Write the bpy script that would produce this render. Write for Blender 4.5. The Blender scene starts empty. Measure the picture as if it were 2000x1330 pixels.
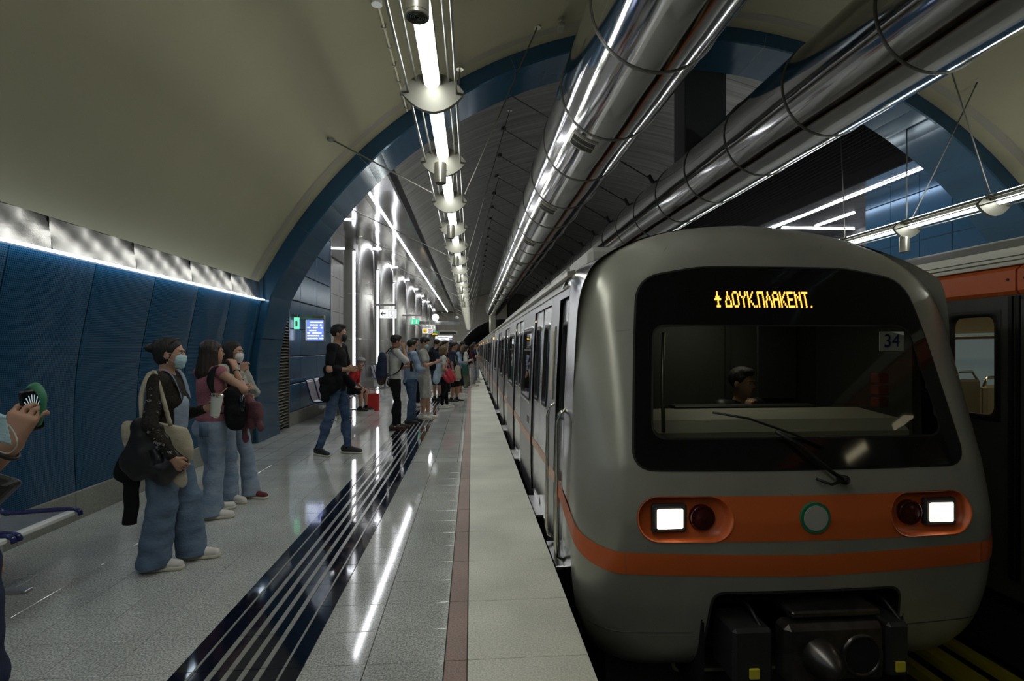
import bpy, math, random
import numpy as np
from mathutils import Vector, Matrix
random.seed(7); rng=np.random.default_rng(7)
sc=bpy.context.scene; COL=sc.collection
R=math.radians
# ------------------------------------------------------------------ camera, world, exposure
FPX=1030.0; TH=math.atan(79/FPX)
cd=bpy.data.cameras.new('camera'); cam=bpy.data.objects.new('camera',cd); COL.objects.link(cam)
cd.sensor_width=36; cd.lens=FPX/2000*36; cd.shift_y=15/2000.0; cd.clip_start=.05; cd.clip_end=300
cam.location=(0,0,1.52); cam.rotation_euler=(R(90),0,-TH); sc.camera=cam
w=bpy.data.worlds.new('world'); sc.world=w; w.use_nodes=True
w.node_tree.nodes['Background'].inputs[0].default_value=(.5,.52,.55,1)
w.node_tree.nodes['Background'].inputs[1].default_value=.004
vs=sc.view_settings; vs.view_transform='Standard'; vs.look='None'; vs.gamma=1; vs.exposure=.32; vs.use_curve_mapping=False
TUBE_E=15.0; LED_E=10.0; CLED_E=22.0
# ------------------------------------------------------------------ materials
M={}
def nmat(name,col,rough=.5,metal=0,spec=.5,noise=0,nscale=8,bump=0,bscale=40,col2=None,stretch=None,emit=None,es=0,coat=0,alpha=None,trans=0,detail=4):
    m=bpy.data.materials.new(name); m.use_nodes=True; nt=m.node_tree; b=nt.nodes['Principled BSDF']
    b.inputs['Base Color'].default_value=(*col,1); b.inputs['Roughness'].default_value=rough; b.inputs['Metallic'].default_value=metal
    b.inputs['Specular IOR Level'].default_value=spec; b.inputs['Coat Weight'].default_value=coat; b.inputs['Coat Roughness'].default_value=.05
    b.inputs['Transmission Weight'].default_value=trans
    if emit: b.inputs['Emission Color'].default_value=(*emit,1); b.inputs['Emission Strength'].default_value=es
    if alpha is not None: b.inputs['Alpha'].default_value=alpha
    if noise or bump or col2:
        tc=nt.nodes.new('ShaderNodeTexCoord'); mp=nt.nodes.new('ShaderNodeMapping'); nt.links.new(tc.outputs['Object'],mp.inputs[0])
        if stretch: mp.inputs['Scale'].default_value=stretch
        if noise or col2:
            n=nt.nodes.new('ShaderNodeTexNoise'); n.inputs['Scale'].default_value=nscale; n.inputs['Detail'].default_value=detail
            nt.links.new(mp.outputs[0],n.inputs['Vector'])
            mx=nt.nodes.new('ShaderNodeMix'); mx.data_type='RGBA'
            c2=col2 or tuple(c*(1-noise) for c in col); mx.inputs[6].default_value=(*col,1); mx.inputs[7].default_value=(*c2,1)
            cr=nt.nodes.new('ShaderNodeMapRange'); cr.inputs[1].default_value=.35; cr.inputs[2].default_value=.65
            nt.links.new(n.outputs['Fac'],cr.inputs[0]); nt.links.new(cr.outputs[0],mx.inputs[0]); nt.links.new(mx.outputs[2],b.inputs['Base Color'])
        if bump:
            n2=nt.nodes.new('ShaderNodeTexNoise'); n2.inputs['Scale'].default_value=bscale; n2.inputs['Detail'].default_value=3
            nt.links.new(mp.outputs[0],n2.inputs['Vector']); bp=nt.nodes.new('ShaderNodeBump'); bp.inputs['Strength'].default_value=bump; bp.inputs['Distance'].default_value=.01
            nt.links.new(n2.outputs['Fac'],bp.inputs['Height']); nt.links.new(bp.outputs[0],b.inputs['Normal'])
    M[name]=m; return m
def granite(name,a,b_,rough,bump=.0,spec=.5,joints=None,jcol=(.1,.1,.09)):
    m=bpy.data.materials.new(name); m.use_nodes=True; nt=m.node_tree; b=nt.nodes['Principled BSDF']; N=nt.nodes.new; L=nt.links.new
    g=N('ShaderNodeNewGeometry'); n=N('ShaderNodeTexNoise'); n.inputs['Scale'].default_value=110; n.inputs['Detail'].default_value=2
    L(g.outputs['Position'],n.inputs['Vector']); r=N('ShaderNodeValToRGB'); L(n.outputs['Fac'],r.inputs[0])
    r.color_ramp.elements[0].position=.38; r.color_ramp.elements[0].color=(*b_,1); r.color_ramp.elements[1].position=.62; r.color_ramp.elements[1].color=(*a,1)
    n2=N('ShaderNodeTexNoise'); n2.inputs['Scale'].default_value=1.3; L(g.outputs['Position'],n2.inputs['Vector'])
    mx=N('ShaderNodeMix'); mx.data_type='RGBA'; mx.blend_type='MULTIPLY'; mr=N('ShaderNodeMapRange'); mr.inputs[1].default_value=.35; mr.inputs[2].default_value=.7; mr.inputs[3].default_value=.8; mr.inputs[4].default_value=1.08
    L(n2.outputs['Fac'],mr.inputs[0]); mx.inputs[0].default_value=1; L(r.outputs[0],mx.inputs[6]); L(mr.outputs[0],mx.inputs[7])
    out=mx.outputs[2]
    if joints:
        sx,sy,ox,oy,wd=joints; sp=N('ShaderNodeSeparateXYZ'); L(g.outputs['Position'],sp.inputs[0])
        def line(o,s,off):
            a1=N('ShaderNodeMath'); a1.operation='SUBTRACT'; L(o,a1.inputs[0]); a1.inputs[1].default_value=off-100*s
            a2=N('ShaderNodeMath'); a2.operation='MODULO'; L(a1.outputs[0],a2.inputs[0]); a2.inputs[1].default_value=s
            a3=N('ShaderNodeMath'); a3.operation='LESS_THAN'; L(a2.outputs[0],a3.inputs[0]); a3.inputs[1].default_value=wd; return a3.outputs[0]
        u=line(sp.outputs[0],sx,ox); v=line(sp.outputs[1],sy,oy); mm=N('ShaderNodeMath'); mm.operation='MAXIMUM'; L(u,mm.inputs[0]); L(v,mm.inputs[1])
        m3=N('ShaderNodeMix'); m3.data_type='RGBA'; L(mm.outputs[0],m3.inputs[0]); L(out,m3.inputs[6]); m3.inputs[7].default_value=(*jcol,1); out=m3.outputs[2]
    L(out,b.inputs['Base Color']); b.inputs['Roughness'].default_value=rough; b.inputs['Specular IOR Level'].default_value=spec
    if bump:
        bp=N('ShaderNodeBump'); bp.inputs['Strength'].default_value=bump; bp.inputs['Distance'].default_value=.002; L(n.outputs['Fac'],bp.inputs['Height']); L(bp.outputs[0],b.inputs['Normal'])
    M[name]=m; return m
def emis(name,col,s):
    m=bpy.data.materials.new(name); m.use_nodes=True; nt=m.node_tree; nt.nodes.clear(); e=nt.nodes.new('ShaderNodeEmission'); o=nt.nodes.new('ShaderNodeOutputMaterial')
    e.inputs[0].default_value=(*col,1); e.inputs[1].default_value=s; nt.links.new(e.outputs[0],o.inputs[0]); M[name]=m; return m
def glass(name,tint,mix=.25,rough=.03,refl=(1,1,1)):
    m=bpy.data.materials.new(name); m.use_nodes=True; nt=m.node_tree; nt.nodes.clear(); N=nt.nodes.new
    t=N('ShaderNodeBsdfTransparent'); t.inputs[0].default_value=(*tint,1); g=N('ShaderNodeBsdfGlossy'); g.inputs['Roughness'].default_value=rough; g.inputs[0].default_value=(*refl,1)
    f=N('ShaderNodeLayerWeight'); f.inputs[0].default_value=.5; pw=N('ShaderNodeMath'); pw.operation='POWER'; pw.inputs[1].default_value=4.0; nt.links.new(f.outputs['Facing'],pw.inputs[0])
    a=N('ShaderNodeMath'); a.operation='MULTIPLY_ADD'; a.inputs[1].default_value=.9; a.inputs[2].default_value=mix+.03; a.use_clamp=True
    nt.links.new(pw.outputs[0],a.inputs[0]); mx=N('ShaderNodeMixShader'); o=N('ShaderNodeOutputMaterial'); nt.links.new(a.outputs[0],mx.inputs[0]); nt.links.new(t.outputs[0],mx.inputs[1]); nt.links.new(g.outputs[0],mx.inputs[2]); nt.links.new(mx.outputs[0],o.inputs[0]); M[name]=m; return m
def perforated():
    m=nmat('blue_panel',(.018,.075,.145),.22,0,.5); nt=m.node_tree; b=nt.nodes['Principled BSDF']; N=nt.nodes.new; L=nt.links.new
    g=N('ShaderNodeNewGeometry'); mp=N('ShaderNodeMapping'); mp.inputs['Scale'].default_value=(0,62,62); L(g.outputs['Position'],mp.inputs[0])
    v=N('ShaderNodeTexVoronoi'); v.inputs['Randomness'].default_value=0; v.inputs['Scale'].default_value=1; L(mp.outputs[0],v.inputs['Vector'])
    c=N('ShaderNodeMath'); c.operation='LESS_THAN'; c.inputs[1].default_value=.3; L(v.outputs['Distance'],c.inputs[0])
    mx=N('ShaderNodeMix'); mx.data_type='RGBA'; mx.inputs[6].default_value=(.013,.068,.135,1); mx.inputs[7].default_value=(.005,.018,.034,1); L(c.outputs[0],mx.inputs[0]); L(mx.outputs[2],b.inputs['Base Color'])
    n=N('ShaderNodeTexNoise'); n.inputs['Scale'].default_value=2.2; L(g.outputs['Position'],n.inputs['Vector'])
    mm=N('ShaderNodeMath'); mm.operation='MULTIPLY_ADD'; mm.inputs[1].default_value=-.35; L(c.outputs[0],mm.inputs[0]); L(n.outputs['Fac'],mm.inputs[2])
    bp=N('ShaderNodeBump'); bp.inputs['Strength'].default_value=.35; bp.inputs['Distance'].default_value=.03; L(n.outputs['Fac'],bp.inputs['Height']); L(bp.outputs[0],b.inputs['Normal']); return m
perforated()
nmat('blue_gloss',(.02,.07,.125),.16,.2,.6,bump=.25,bscale=1.1)
nmat('blue_dark',(.012,.042,.075),.4)
nmat('wall_blue',(.03,.1,.19),.22,.35,.6,bump=.25,bscale=1.3)
nmat('vault',(.27,.252,.165),.7,0,.3,noise=.12,nscale=.5,bump=.05,bscale=60)
nmat('vault_strip',(.2,.18,.14),.6)
nmat('grey_vault',(.30,.30,.29),.38,.4,.4,noise=.45,nscale=1.6,stretch=(.25,5,.25))
nmat('black_slat',(.012,.012,.013),.5)
nmat('gap',(.004,.004,.005),.8)
nmat('fascia',(.06,.063,.068),.5)
nmat('steel_wavy',(.5,.49,.47),.22,1,bump=.55,bscale=.9,stretch=(1,1.3,.3))
nmat('steel_ceiling',(.50,.50,.51),.13,.95,bump=.22,bscale=1.0)
nmat('steel_column',(.55,.54,.53),.26,1,bump=.06,bscale=3,stretch=(6,6,.4))
nmat('duct',(.52,.52,.52),.09,1,bump=.22,bscale=1.5,stretch=(1,.28,1))
nmat('seam',(.18,.18,.16),.4,.8); nmat('plate',(.17,.168,.14),.5,.5)
nmat('lamp_metal',(.42,.41,.34),.32,.75)
nmat('rod',(.28,.275,.25),.38,.9)
nmat('dark_rod',(.05,.05,.05),.5,.5)
granite('granite',(.66,.67,.62),(.30,.31,.30),.07,spec=.7)
granite('granite_far',(.70,.71,.67),(.38,.39,.38),.06,spec=.75,joints=(.3,.3,-1.39,2.58,.005))
granite('skirt',(.30,.30,.26),(.2,.2,.17),.5)
granite('paver',(.78,.78,.66),(.56,.56,.46),.45,bump=.2)
granite('red_strip',(.36,.24,.20),(.25,.155,.13),.5)
granite('dark_floor',(.05,.05,.05),(.02,.02,.02),.9)
nmat('black_tile',(.006,.009,.02),.06,0,.6)
nmat('rib',(.34,.34,.31),.3,.3)
nmat('joint',(.07,.068,.055),.8)
nmat('end_wall',(.38,.36,.30),.5)
nmat('mask_shell',(.40,.40,.335),.3,.35,.5,noise=.16,nscale=2.2,bump=.05,bscale=2)
nmat('far_wall_grey',(.22,.22,.2),.5); nmat('scuff',(.12,.115,.095),.6)
nmat('stainless',(.40,.40,.40),.2,1,bump=.05,bscale=2.2,stretch=(1,.6,3))
nmat('stainless_dull',(.43,.43,.425),.32,.85)
nmat('door_steel',(.72,.72,.73),.2,.75,bump=.08,bscale=1.6)
nmat('roof_grey',(.36,.36,.33),.5,.1)
nmat('orange',(.62,.13,.03),.38)
nmat('orange_pale',(.80,.50,.34),.4)
nmat('train_dark',(.03,.031,.03),.45)
nmat('train2_grey',(.10,.10,.092),.42,.4,noise=.2,nscale=3)
nmat('rubber',(.006,.006,.006),.5)
nmat('black_gloss',(.006,.007,.006),.07,0,.5)
glass('windshield',(.5,.52,.46),.0,.02,refl=(.6,.6,.6))
glass('side_glass',(.16,.17,.17),.22,.02)
glass('clear_glass',(.75,.75,.7),.02,.02)
emis('tube',(.98,1,.96),TUBE_E); emis('uplight',(.98,1,.96),18.0)
emis('led',(.95,.96,1.0),LED_E); emis('ceiling_led',(.93,.95,1.0),CLED_E); emis('cove',(.72,.86,1.0),7.0)
emis('headlight',(1,.86,.68),7.0); emis('led_orange',(1,.30,.035),4.0); emis('screen_blue',(.25,.38,.95),1.5); emis('screen_white',(.9,.95,1),3.5)
emis('exit_green',(.1,.75,.42),.9); emis('sign_white',(.95,.97,1),.85); emis('globe',(1,1,1),2.5); emis('cabin_light',(1,.86,.6),.5)
nmat('exit_face',(.1,.5,.3),.4,emit=(.15,.85,.5),es=1.0)
nmat('white_paint',(.75,.75,.73),.35); nmat('cream',(.62,.58,.45),.8,bump=.3,bscale=60)
nmat('yellow_sign',(.85,.5,.02),.4,emit=(.9,.55,.03),es=.5); nmat('red_sign',(.35,.02,.03),.4)
nmat('ink',(.01,.01,.012),.5); nmat('blue_sign',(.01,.02,.25),.4)
nmat('green_ring',(.02,.2,.09),.4); nmat('badge',(.42,.42,.37),.4)
nmat('yellow_rail',(.42,.36,.02),.5); nmat('steel_rail',(.2,.18,.15),.35,.9); nmat('yellow_mark',(.7,.6,.05),.5)
nmat('coupler',(.16,.15,.14),.3,.85,noise=.5,nscale=7); nmat('red_lens',(.05,.008,.008),.15)
nmat('seat_blue',(.012,.016,.1),.22,0,.6); nmat('seat_metal',(.55,.55,.58),.28,.7)
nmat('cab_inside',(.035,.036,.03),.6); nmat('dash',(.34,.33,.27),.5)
nmat('interior',(.26,.22,.13),.6); nmat('chrome',(.7,.68,.6),.15,1)
nmat('glowing_pane',(.2,.25,.27),.2,emit=(.35,.5,.55),es=.12); emis('cabin_light2',(1,.88,.62),4.0); nmat('train2_seat',(.2,.18,.12),.4)  # far window pane is no lamp; its faint emission stands in for light
emis('monitor_blue',(.16,.25,.75),1.1); nmat('seat_pan',(.5,.5,.54),.35,.5)
nmat('file_red',(.12,.02,.015),.5)
# ------------------------------------------------------------------ helpers
def link(o,parent=None):
    COL.objects.link(o)
    if parent is not None: o.parent=parent
    return o
def tag(o,label=None,cat=None,group=None,kind=None):
    if label: o['label']=label
    if cat: o['category']=cat
    if group: o['group']=group
    if kind: o['kind']=kind
    return o
def empty(name,loc=(0,0,0),rz=0,label=None,cat=None,group=None,kind=None,parent=None):
    o=bpy.data.objects.new(name,None); o.location=loc; o.rotation_euler=(0,0,rz); o.empty_display_size=.1; link(o,parent); return tag(o,label,cat,group,kind)
class MB:
    def __init__(s): s.v=[]; s.f=[]; s.m=[]; s.k=0
    def add(s,vs,fs):
        n=len(s.v); s.v+=[tuple(v) for v in vs]; s.f+=[tuple(i+n for i in f) for f in fs]; s.m+=[s.k]*len(fs); return s
    def box(s,x0,x1,y0,y1,z0,z1,b=0):
        if b<=0:
            v=[(x,y,z) for z in (z0,z1) for y in (y0,y1) for x in (x0,x1)]
            return s.add(v,[(0,2,3,1),(4,5,7,6),(0,1,5,4),(1,3,7,5),(3,2,6,7),(2,0,4,6)])
        # bevelled box: chamfered
        v=[];idx={}
        X=(x0,x1);Y=(y0,y1);Z=(z0,z1)
        for i in (0,1):
            for j in (0,1):
                for k in (0,1):
                    sx=(b,-b)[i];sy=(b,-b)[j];sz=(b,-b)[k]
                    idx[i,j,k,0]=len(v);v.append((X[i],Y[j]+sy,Z[k]+sz))
                    idx[i,j,k,1]=len(v);v.append((X[i]+sx,Y[j],Z[k]+sz))
                    idx[i,j,k,2]=len(v);v.append((X[i]+sx,Y[j]+sy,Z[k]))
        f=[]
        g=lambda i,j,k,a:idx[i,j,k,a]
        f+=[(g(0,0,0,0),g(0,0,1,0),g(0,1,1,0),g(0,1,0,0)),(g(1,0,0,0),g(1,1,0,0),g(1,1,1,0),g(1,0,1,0))]
        f+=[(g(0,0,0,1),g(1,0,0,1),g(1,0,1,1),g(0,0,1,1)),(g(0,1,0,1),g(0,1,1,1),g(1,1,1,1),g(1,1,0,1))]
        f+=[(g(0,0,0,2),g(0,1,0,2),g(1,1,0,2),g(1,0,0,2)),(g(0,0,1,2),g(1,0,1,2),g(1,1,1,2),g(0,1,1,2))]
        for k in (0,1):
            for j in (0,1): f.append((g(0,j,k,1),g(1,j,k,1),g(1,j,k,2),g(0,j,k,2)))
            for i in (0,1): f.append((g(i,0,k,0),g(i,1,k,0),g(i,1,k,2),g(i,0,k,2)))
        for i in (0,1):
            for j in (0,1): f.append((g(i,j,0,0),g(i,j,1,0),g(i,j,1,1),g(i,j,0,1)))
        for i in (0,1):
            for j in (0,1):
                for k in (0,1): f.append((g(i,j,k,0),g(i,j,k,1),g(i,j,k,2)))
        return s.add(v,f)
    def tube(s,pts,r,n=8,caps=True,rs=None):
        pts=[Vector(p) for p in pts]; rings=[]
        up=Vector((0,0,1))
        for i,p in enumerate(pts):
            d=(pts[min(i+1,len(pts)-1)]-pts[max(i-1,0)]).normalized()
            a=d.cross(up)
            if a.length<.05: a=d.cross(Vector((0,1,0)))
            a.normalize(); b=a.cross(d).normalized(); rr=rs[i] if rs else r
            rings.append([p+a*math.cos(2*math.pi*k/n)*rr+b*math.sin(2*math.pi*k/n)*rr for k in range(n)])
        v=[q for rg in rings for q in rg]; f=[]
        for i in range(len(pts)-1):
            for k in range(n): f.append((i*n+k,i*n+(k+1)%n,(i+1)*n+(k+1)%n,(i+1)*n+k))
        if caps: f+=[tuple(range(n-1,-1,-1)),tuple((len(pts)-1)*n+k for k in range(n))]
        return s.add(v,f)
    def prism(s,poly,axis,a,b):
        # poly list of 2D, extruded along axis between a,b ; axis 'y': (x,z); 'x': (y,z); 'z': (x,y)
        mk={'y':lambda p,t:(p[0],t,p[1]),'x':lambda p,t:(t,p[0],p[1]),'z':lambda p,t:(p[0],p[1],t)}[axis]
        n=len(poly); v=[mk(p,a) for p in poly]+[mk(p,b) for p in poly]
        return s.add(v,[tuple(range(n-1,-1,-1)),tuple(range(n,2*n))]+[(i,(i+1)%n,n+(i+1)%n,n+i) for i in range(n)])
    def sheet(s,prof,y0,y1,ny=1,thick=None):
        # profile of (x,z) swept along y
        n=len(prof); v=[]; f=[]
        for j in range(ny+1):
            y=y0+(y1-y0)*j/ny
            v+=[(p[0],y,p[1]) for p in prof]
        for j in range(ny):
            for i in range(n-1): f.append((j*n+i,j*n+i+1,(j+1)*n+i+1,(j+1)*n+i))
        return s.add(v,f)
    def mesh(s,name,mats,smooth=False):
        me=bpy.data.meshes.new(name); me.from_pydata(s.v,[],s.f)
        for mm in (mats if isinstance(mats,(list,tuple)) else [mats]): me.materials.append(M[mm] if isinstance(mm,str) else mm)
        if isinstance(mats,(list,tuple)) and len(mats)>1: me.polygons.foreach_set('material_index',s.m)
        if smooth: me.polygons.foreach_set('use_smooth',[True]*len(me.polygons))
        me.update(); return me
    def build(s,name,mats,parent=None,smooth=False,label=None,cat=None,group=None,kind=None,loc=None):
        o=bpy.data.objects.new(name,s.mesh(name,mats,smooth)); link(o,parent)
        if loc is not None: o.location=loc
        return tag(o,label,cat,group,kind)
def autos(o,ang=35):
    # smooth by angle through custom data: mark sharp edges
    me=o.data; me.polygons.foreach_set('use_smooth',[True]*len(me.polygons)); 
    try: me.set_sharp_from_angle(angle=R(ang))
    except Exception: pass
    return o
def inst(o,parent,loc=None,name=None):
    c=o.copy(); link(c,parent)
    if loc is not None: c.location=loc
    return c
def copy_tree(o,parent=None,loc=None,rz=None):
    c=o.copy(); COL.objects.link(c); c.parent=parent
    if loc is not None: c.location=loc
    if rz is not None: c.rotation_euler[2]=rz
    for ch in list(o.children): copy_tree(ch,c)
    return c
def disc(mb,c,r,axis,h,n=24):
    pts=[(math.cos(2*math.pi*k/n)*r,math.sin(2*math.pi*k/n)*r) for k in range(n)]
    if axis=='y': return mb.prism([(c[0]+a,c[2]+b) for a,b in pts],'y',c[1],c[1]+h)
    if axis=='x': return mb.prism([(c[1]+a,c[2]+b) for a,b in pts],'x',c[0],c[0]+h)
    return mb.prism([(c[0]+a,c[1]+b) for a,b in pts],'z',c[2],c[2]+h)
def text(name,body,size,loc,rot,mat,parent,ext=.001,align='CENTER'):
    c=bpy.data.curves.new(name,'FONT'); c.body=body; c.size=size; c.extrude=ext; c.align_x=align; c.align_y='CENTER'; c.materials.append(M[mat])
    t_=bpy.data.objects.new(name,c); COL.objects.link(t_); bpy.context.view_layer.update(); me=bpy.data.meshes.new_from_object(t_.evaluated_get(bpy.context.evaluated_depsgraph_get())); bpy.data.objects.remove(t_)
    o=bpy.data.objects.new(name,me); o.location=loc; o.rotation_euler=rot; link(o,parent); o['kind']='stuff'; return o
# ------------------------------------------------------------------ layout numbers
VCX,VCZ,VR=3.85,-1.03,8.06          # near vault
R2=9.1; YA=8.7; YB=9.65; YE=62.0    # inner vault, arch front/back, end wall
ZC=5.65; XF=-1.94; XFR=9.6
TX=2.02                              # near train centre line
WALLP=[(-3.50,.25),(-3.52,.6),(-3.52,1.1),(-3.48,1.5),(-3.40,1.9),(-3.33,2.27)]
EX=.578                              # platform edge
def arcpts(r,a0,a1,n,cx=VCX,cz=VCZ): return [(cx+math.cos(a0+(a1-a0)*i/n)*r,cz+math.sin(a0+(a1-a0)*i/n)*r) for i in range(n+1)]
aL=math.atan2(2.57-VCZ,-3.36-VCX); aR=math.pi-aL
# ------------------------------------------------------------------ floor
floor=empty('floor',kind='structure')
def tile_proto(w,l,mat,h=.012,b=.0015): 
    m=MB(); m.box(.0015,w-.0015,.0015,l-.0015,-h,0,b); return m.mesh('tile',mat)
pt=tile_proto(.3,.3,'granite'); p3=tile_proto(.297,.3,'granite'); p4=tile_proto(.373,.3,'granite'); pp=tile_proto(.598,.6,'paver'); pr=tile_proto(.108,.6,'red_strip')
bm_=MB(); bm_.box(.0015,.5885,.0015,.2985,-.012,0,.0015); bm_.k=1
for u,wd in ((.092,.012),(.187,.026),(.260,.026),(.334,.026),(.408,.026),(.505,.012)): bm_.box(u-wd/2,u+wd/2,.0025,.2975,-.001,.004,.0012)
pb=bm_.mesh('tactile_tile',['black_tile','rib'])
def put(name,me,x,y,z=0,parent=floor):
    o=bpy.data.objects.new(name,me); o.location=(x,y,z); return link(o,parent)
Y0=1.98; NR=17
for r in range(NR):
    y=Y0+.3*r
    for c in range(7):
        x=-1.39-.3*(c+1)
        if x*1.0< -1.06*y-.4: continue
        put('tile',pt,x,y)
    put('tile',p3,-.802,y); put('tile',p4,-.505,y)
for r in range(28): put('tactile_tile',pb,-1.392,Y0+.3*r)
for r in range(18): put('paver',pp,-.02,1.98+.6*r); put('strip_stone',pr,-.13,1.98+.6*r)
ye=Y0+.3*NR
b=MB(); b.box(-4.5,EX,-8,ye,-.16,-.012); b.build('floor_bed','joint',floor)
b=MB(); b.box(-3.6,-1.39,-8,Y0,-.012,0); b.box(-.802,-.13,-8,Y0,-.012,0); b.box(-3.6,-1.392,ye,14.1,-.012,0); b.box(-6.6,-1.392,14.1,YE,-.012,0); b.box(-.802,-.132,ye,YE,-.012,0)
b.build('far_paving','granite_far',floor,kind='stuff')
ys=Y0+28*.3
b=MB(); b.box(-1.392,-.802,-8,Y0,-.012,0); b.box(-1.392,-.802,ys,YE,-.012,0); b.k=1
for a_,b__ in ((-8,Y0),(ys,YE)):
    for u,wd in ((.092,.012),(.187,.026),(.260,.026),(.334,.026),(.408,.026),(.505,.012)): b.box(-1.392+u-wd/2,-1.392+u+wd/2,a_,b__,-.001,.004)
b.build('tactile_paving',['black_tile','rib'],floor,kind='stuff')
yp=1.98+18*.6
b=MB()
for k in range(int((YE-yp)/.6)+1): b.box(-.02,EX,yp+.6*k+.002,yp+.6*k+.598,-.012,0,.0015)
for k in range(16): b.box(-.02,EX,1.98-.6*(k+1)+.002,1.98-.6*k-.002,-.012,0,.0015)
b.build('edge_paving','paver',floor,kind='stuff')
b=MB(); b.box(-.13,-.022,yp,YE,-.012,0); b.box(-.13,-.022,-8,1.98,-.012,0); b.build('strip_paving','red_strip',floor)
b=MB(); b.box(-7,EX,ye,YE,-.3,-.012); b.box(EX-.35,EX,-8,YE,-.16,-.012); b.box(-4.5,EX-.35,-8,YE,-1.3,-.16); b.box(-7,-4.5,ye,YE,-1.3,-.16); b.build('platform_body','dark_floor',floor)
b=MB(); b.box(6.98,13,-8,YE,-1.3,0); b.build('platform_body','granite_far',floor)
# track bed, rails, covers
b=MB(); b.box(EX-.35,7.0,-8,YE+20,-1.5,-1.25); b.build('trackbed','dark_floor',floor)
for i,(x,lab) in enumerate(((1.3,'dull steel running rail under the front of the near train'),(2.74,'dull steel running rail under the coupler side of the near train'),(4.9,'dull steel running rail under the near side of the parked train'),(6.3,'dull steel running rail under the far side of the parked train'))):
    b=MB(); b.prism([(x-.07,-1.25),(x+.07,-1.25),(x+.012,-1.2),(x+.036,-1.14),(x+.036,-1.1),(x-.036,-1.1),(x-.036,-1.14),(x-.012,-1.2)],'y',-2,YE+10)
    b.build('rail','steel_rail',label=lab,cat='rail',group='running rails')
sl=MB(); sl.box(-1.25,1.25,-.12,.12,-1.25,-1.2,.01); slm=sl.mesh('sleeper','joint')
for cx in (2.02,5.6):
    for k in range(14): put('sleeper',slm,cx,1.0+.65*k)
for i,(x,w_,lab) in enumerate(((3.5,.10,'yellow third-rail cover board lying nearest the near train'),(3.82,.16,'wide yellow third-rail cover board between the two tracks'),(4.12,.07,'narrow yellow cover board beside the parked train'))):
    b=MB(); b.prism([(x-w_/2,-1.02),(x-w_/2+.012,-.98),(x+w_/2-.012,-.98),(x+w_/2,-1.02),(x+w_/2,-1.06),(x-w_/2,-1.06)],'y',0,40)
    o=empty('rail_cover',(0,0,0),0,lab,'rail cover','yellow covers between the tracks')
    b.build('cover_board','yellow_rail',o)
    b=MB()
    for k in range(14): b.box(x-.02,x+.02,1+1.5*k,1.04+1.5*k,-1.25,-1.06)
    b.build('bracket','dark_rod',o,kind='stuff')
# ------------------------------------------------------------------ left wall near the camera
wl=empty('wall_left',kind='structure')
def wpanel(w,prof,t=.02,rim=.006):
    # curved panel with folded rim, origin at y=0
    m=MB(); n=len(prof)
    def off(p,i,d):
        a=prof[max(i-1,0)];c=prof[min(i+1,n-1)]; tx,tz=c[0]-a[0],c[1]-a[1]; l=math.hypot(tx,tz); return (p[0]+tz/l*d,p[1]-tx/l*d)
    g=.006
    cols=[(g,-t),(g,0),(g+.012,.004),(w-g-.012,.004),(w-g,0),(w-g,-t)]
    v=[]
    for i,p in enumerate(prof):
        for y,d in cols: q=off(p,i,d); v.append((q[0],y,q[1]))
    f=[]
    k=len(cols)
    for i in range(n-1):
        for j in range(k-1): f.append((i*k+j,i*k+j+1,(i+1)*k+j+1,(i+1)*k+j))
    m.add(v,f); return m
def dens(prof,n=16):
    # smooth resample
    L=[0]
    for a,c in zip(prof,prof[1:]): L.append(L[-1]+math.hypot(c[0]-a[0],c[1]-a[1]))
    xs=np.interp(np.linspace(0,L[-1],n+1),L,[p[0] for p in prof]); zs=np.interp(np.linspace(0,L[-1],n+1),L,[p[1] for p in prof])
    for _ in range(3): xs[1:-1]=(xs[:-2]+2*xs[1:-1]+xs[2:])/4
    return list(zip(xs,zs))
WP=dens(WALLP)
PW=.886; yj=4.965
pm=wpanel(PW,WP).mesh('panel','blue_panel',True)
try: pm.set_sharp_from_angle(angle=R(25))
except Exception: pass
k0=-6
for k in range(k0,5):
    y=yj+PW*k
    if y+PW>YA+.02: break
    put('panel',pm,0,y,0,wl)
ylast=yj+PW*k
lastw=YA-ylast-.05
put('panel',wpanel(lastw,WP).mesh('panel','blue_panel',True),0,ylast,0,wl)
b=MB(); b.sheet([(x-.03,z) for x,z in [(-3.5,.2)]+WP+[(-3.33,2.3)]],-8,YA); b.build('wall_backing','blue_dark',wl)
b=MB(); b.box(-3.32,-3.275,-6,YA-.04,2.28,2.295); b.build('cove_light','cove',wl)
# stainless band
bp=[(-3.33,2.30),(-3.345,2.43),(-3.365,2.57)]
sm=MB(); 
for j in range(9):
    y=j*1.0/8
    for i in range(9):
        t=i/8; sm.v.append((-3.33-.035*t+.004*math.sin(j*2.1+i*.9)+.003*math.sin(j*4.3-i*.6), .004+y*1.052, 2.305+.265*t))
for j in range(8):
    for i in range(8): sm.f.append((j*9+i,j*9+i+1,j*9+i+10,j*9+i+9)); sm.m.append(0)
smm=sm.mesh('band_panel','steel_wavy',True)
for k in range(14): put('band_panel',smm,0,YA-1.06*(k+1)+.01,0,wl)
# skirting stones
bb=empty('baseboard_left',kind='structure')
for k in range(-4,15):
    y=.6*k+.12
    if y+.6>YA-.03: continue
    b=MB(); b.box(-3.53,-3.47,y+.002,y+.598,0,.25,.003); b.build('stone','skirt',bb)
b=MB(); b.box(-3.55,-3.48,-8,YA,0,.245); b.build('skirt_backing','joint',bb)
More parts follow.
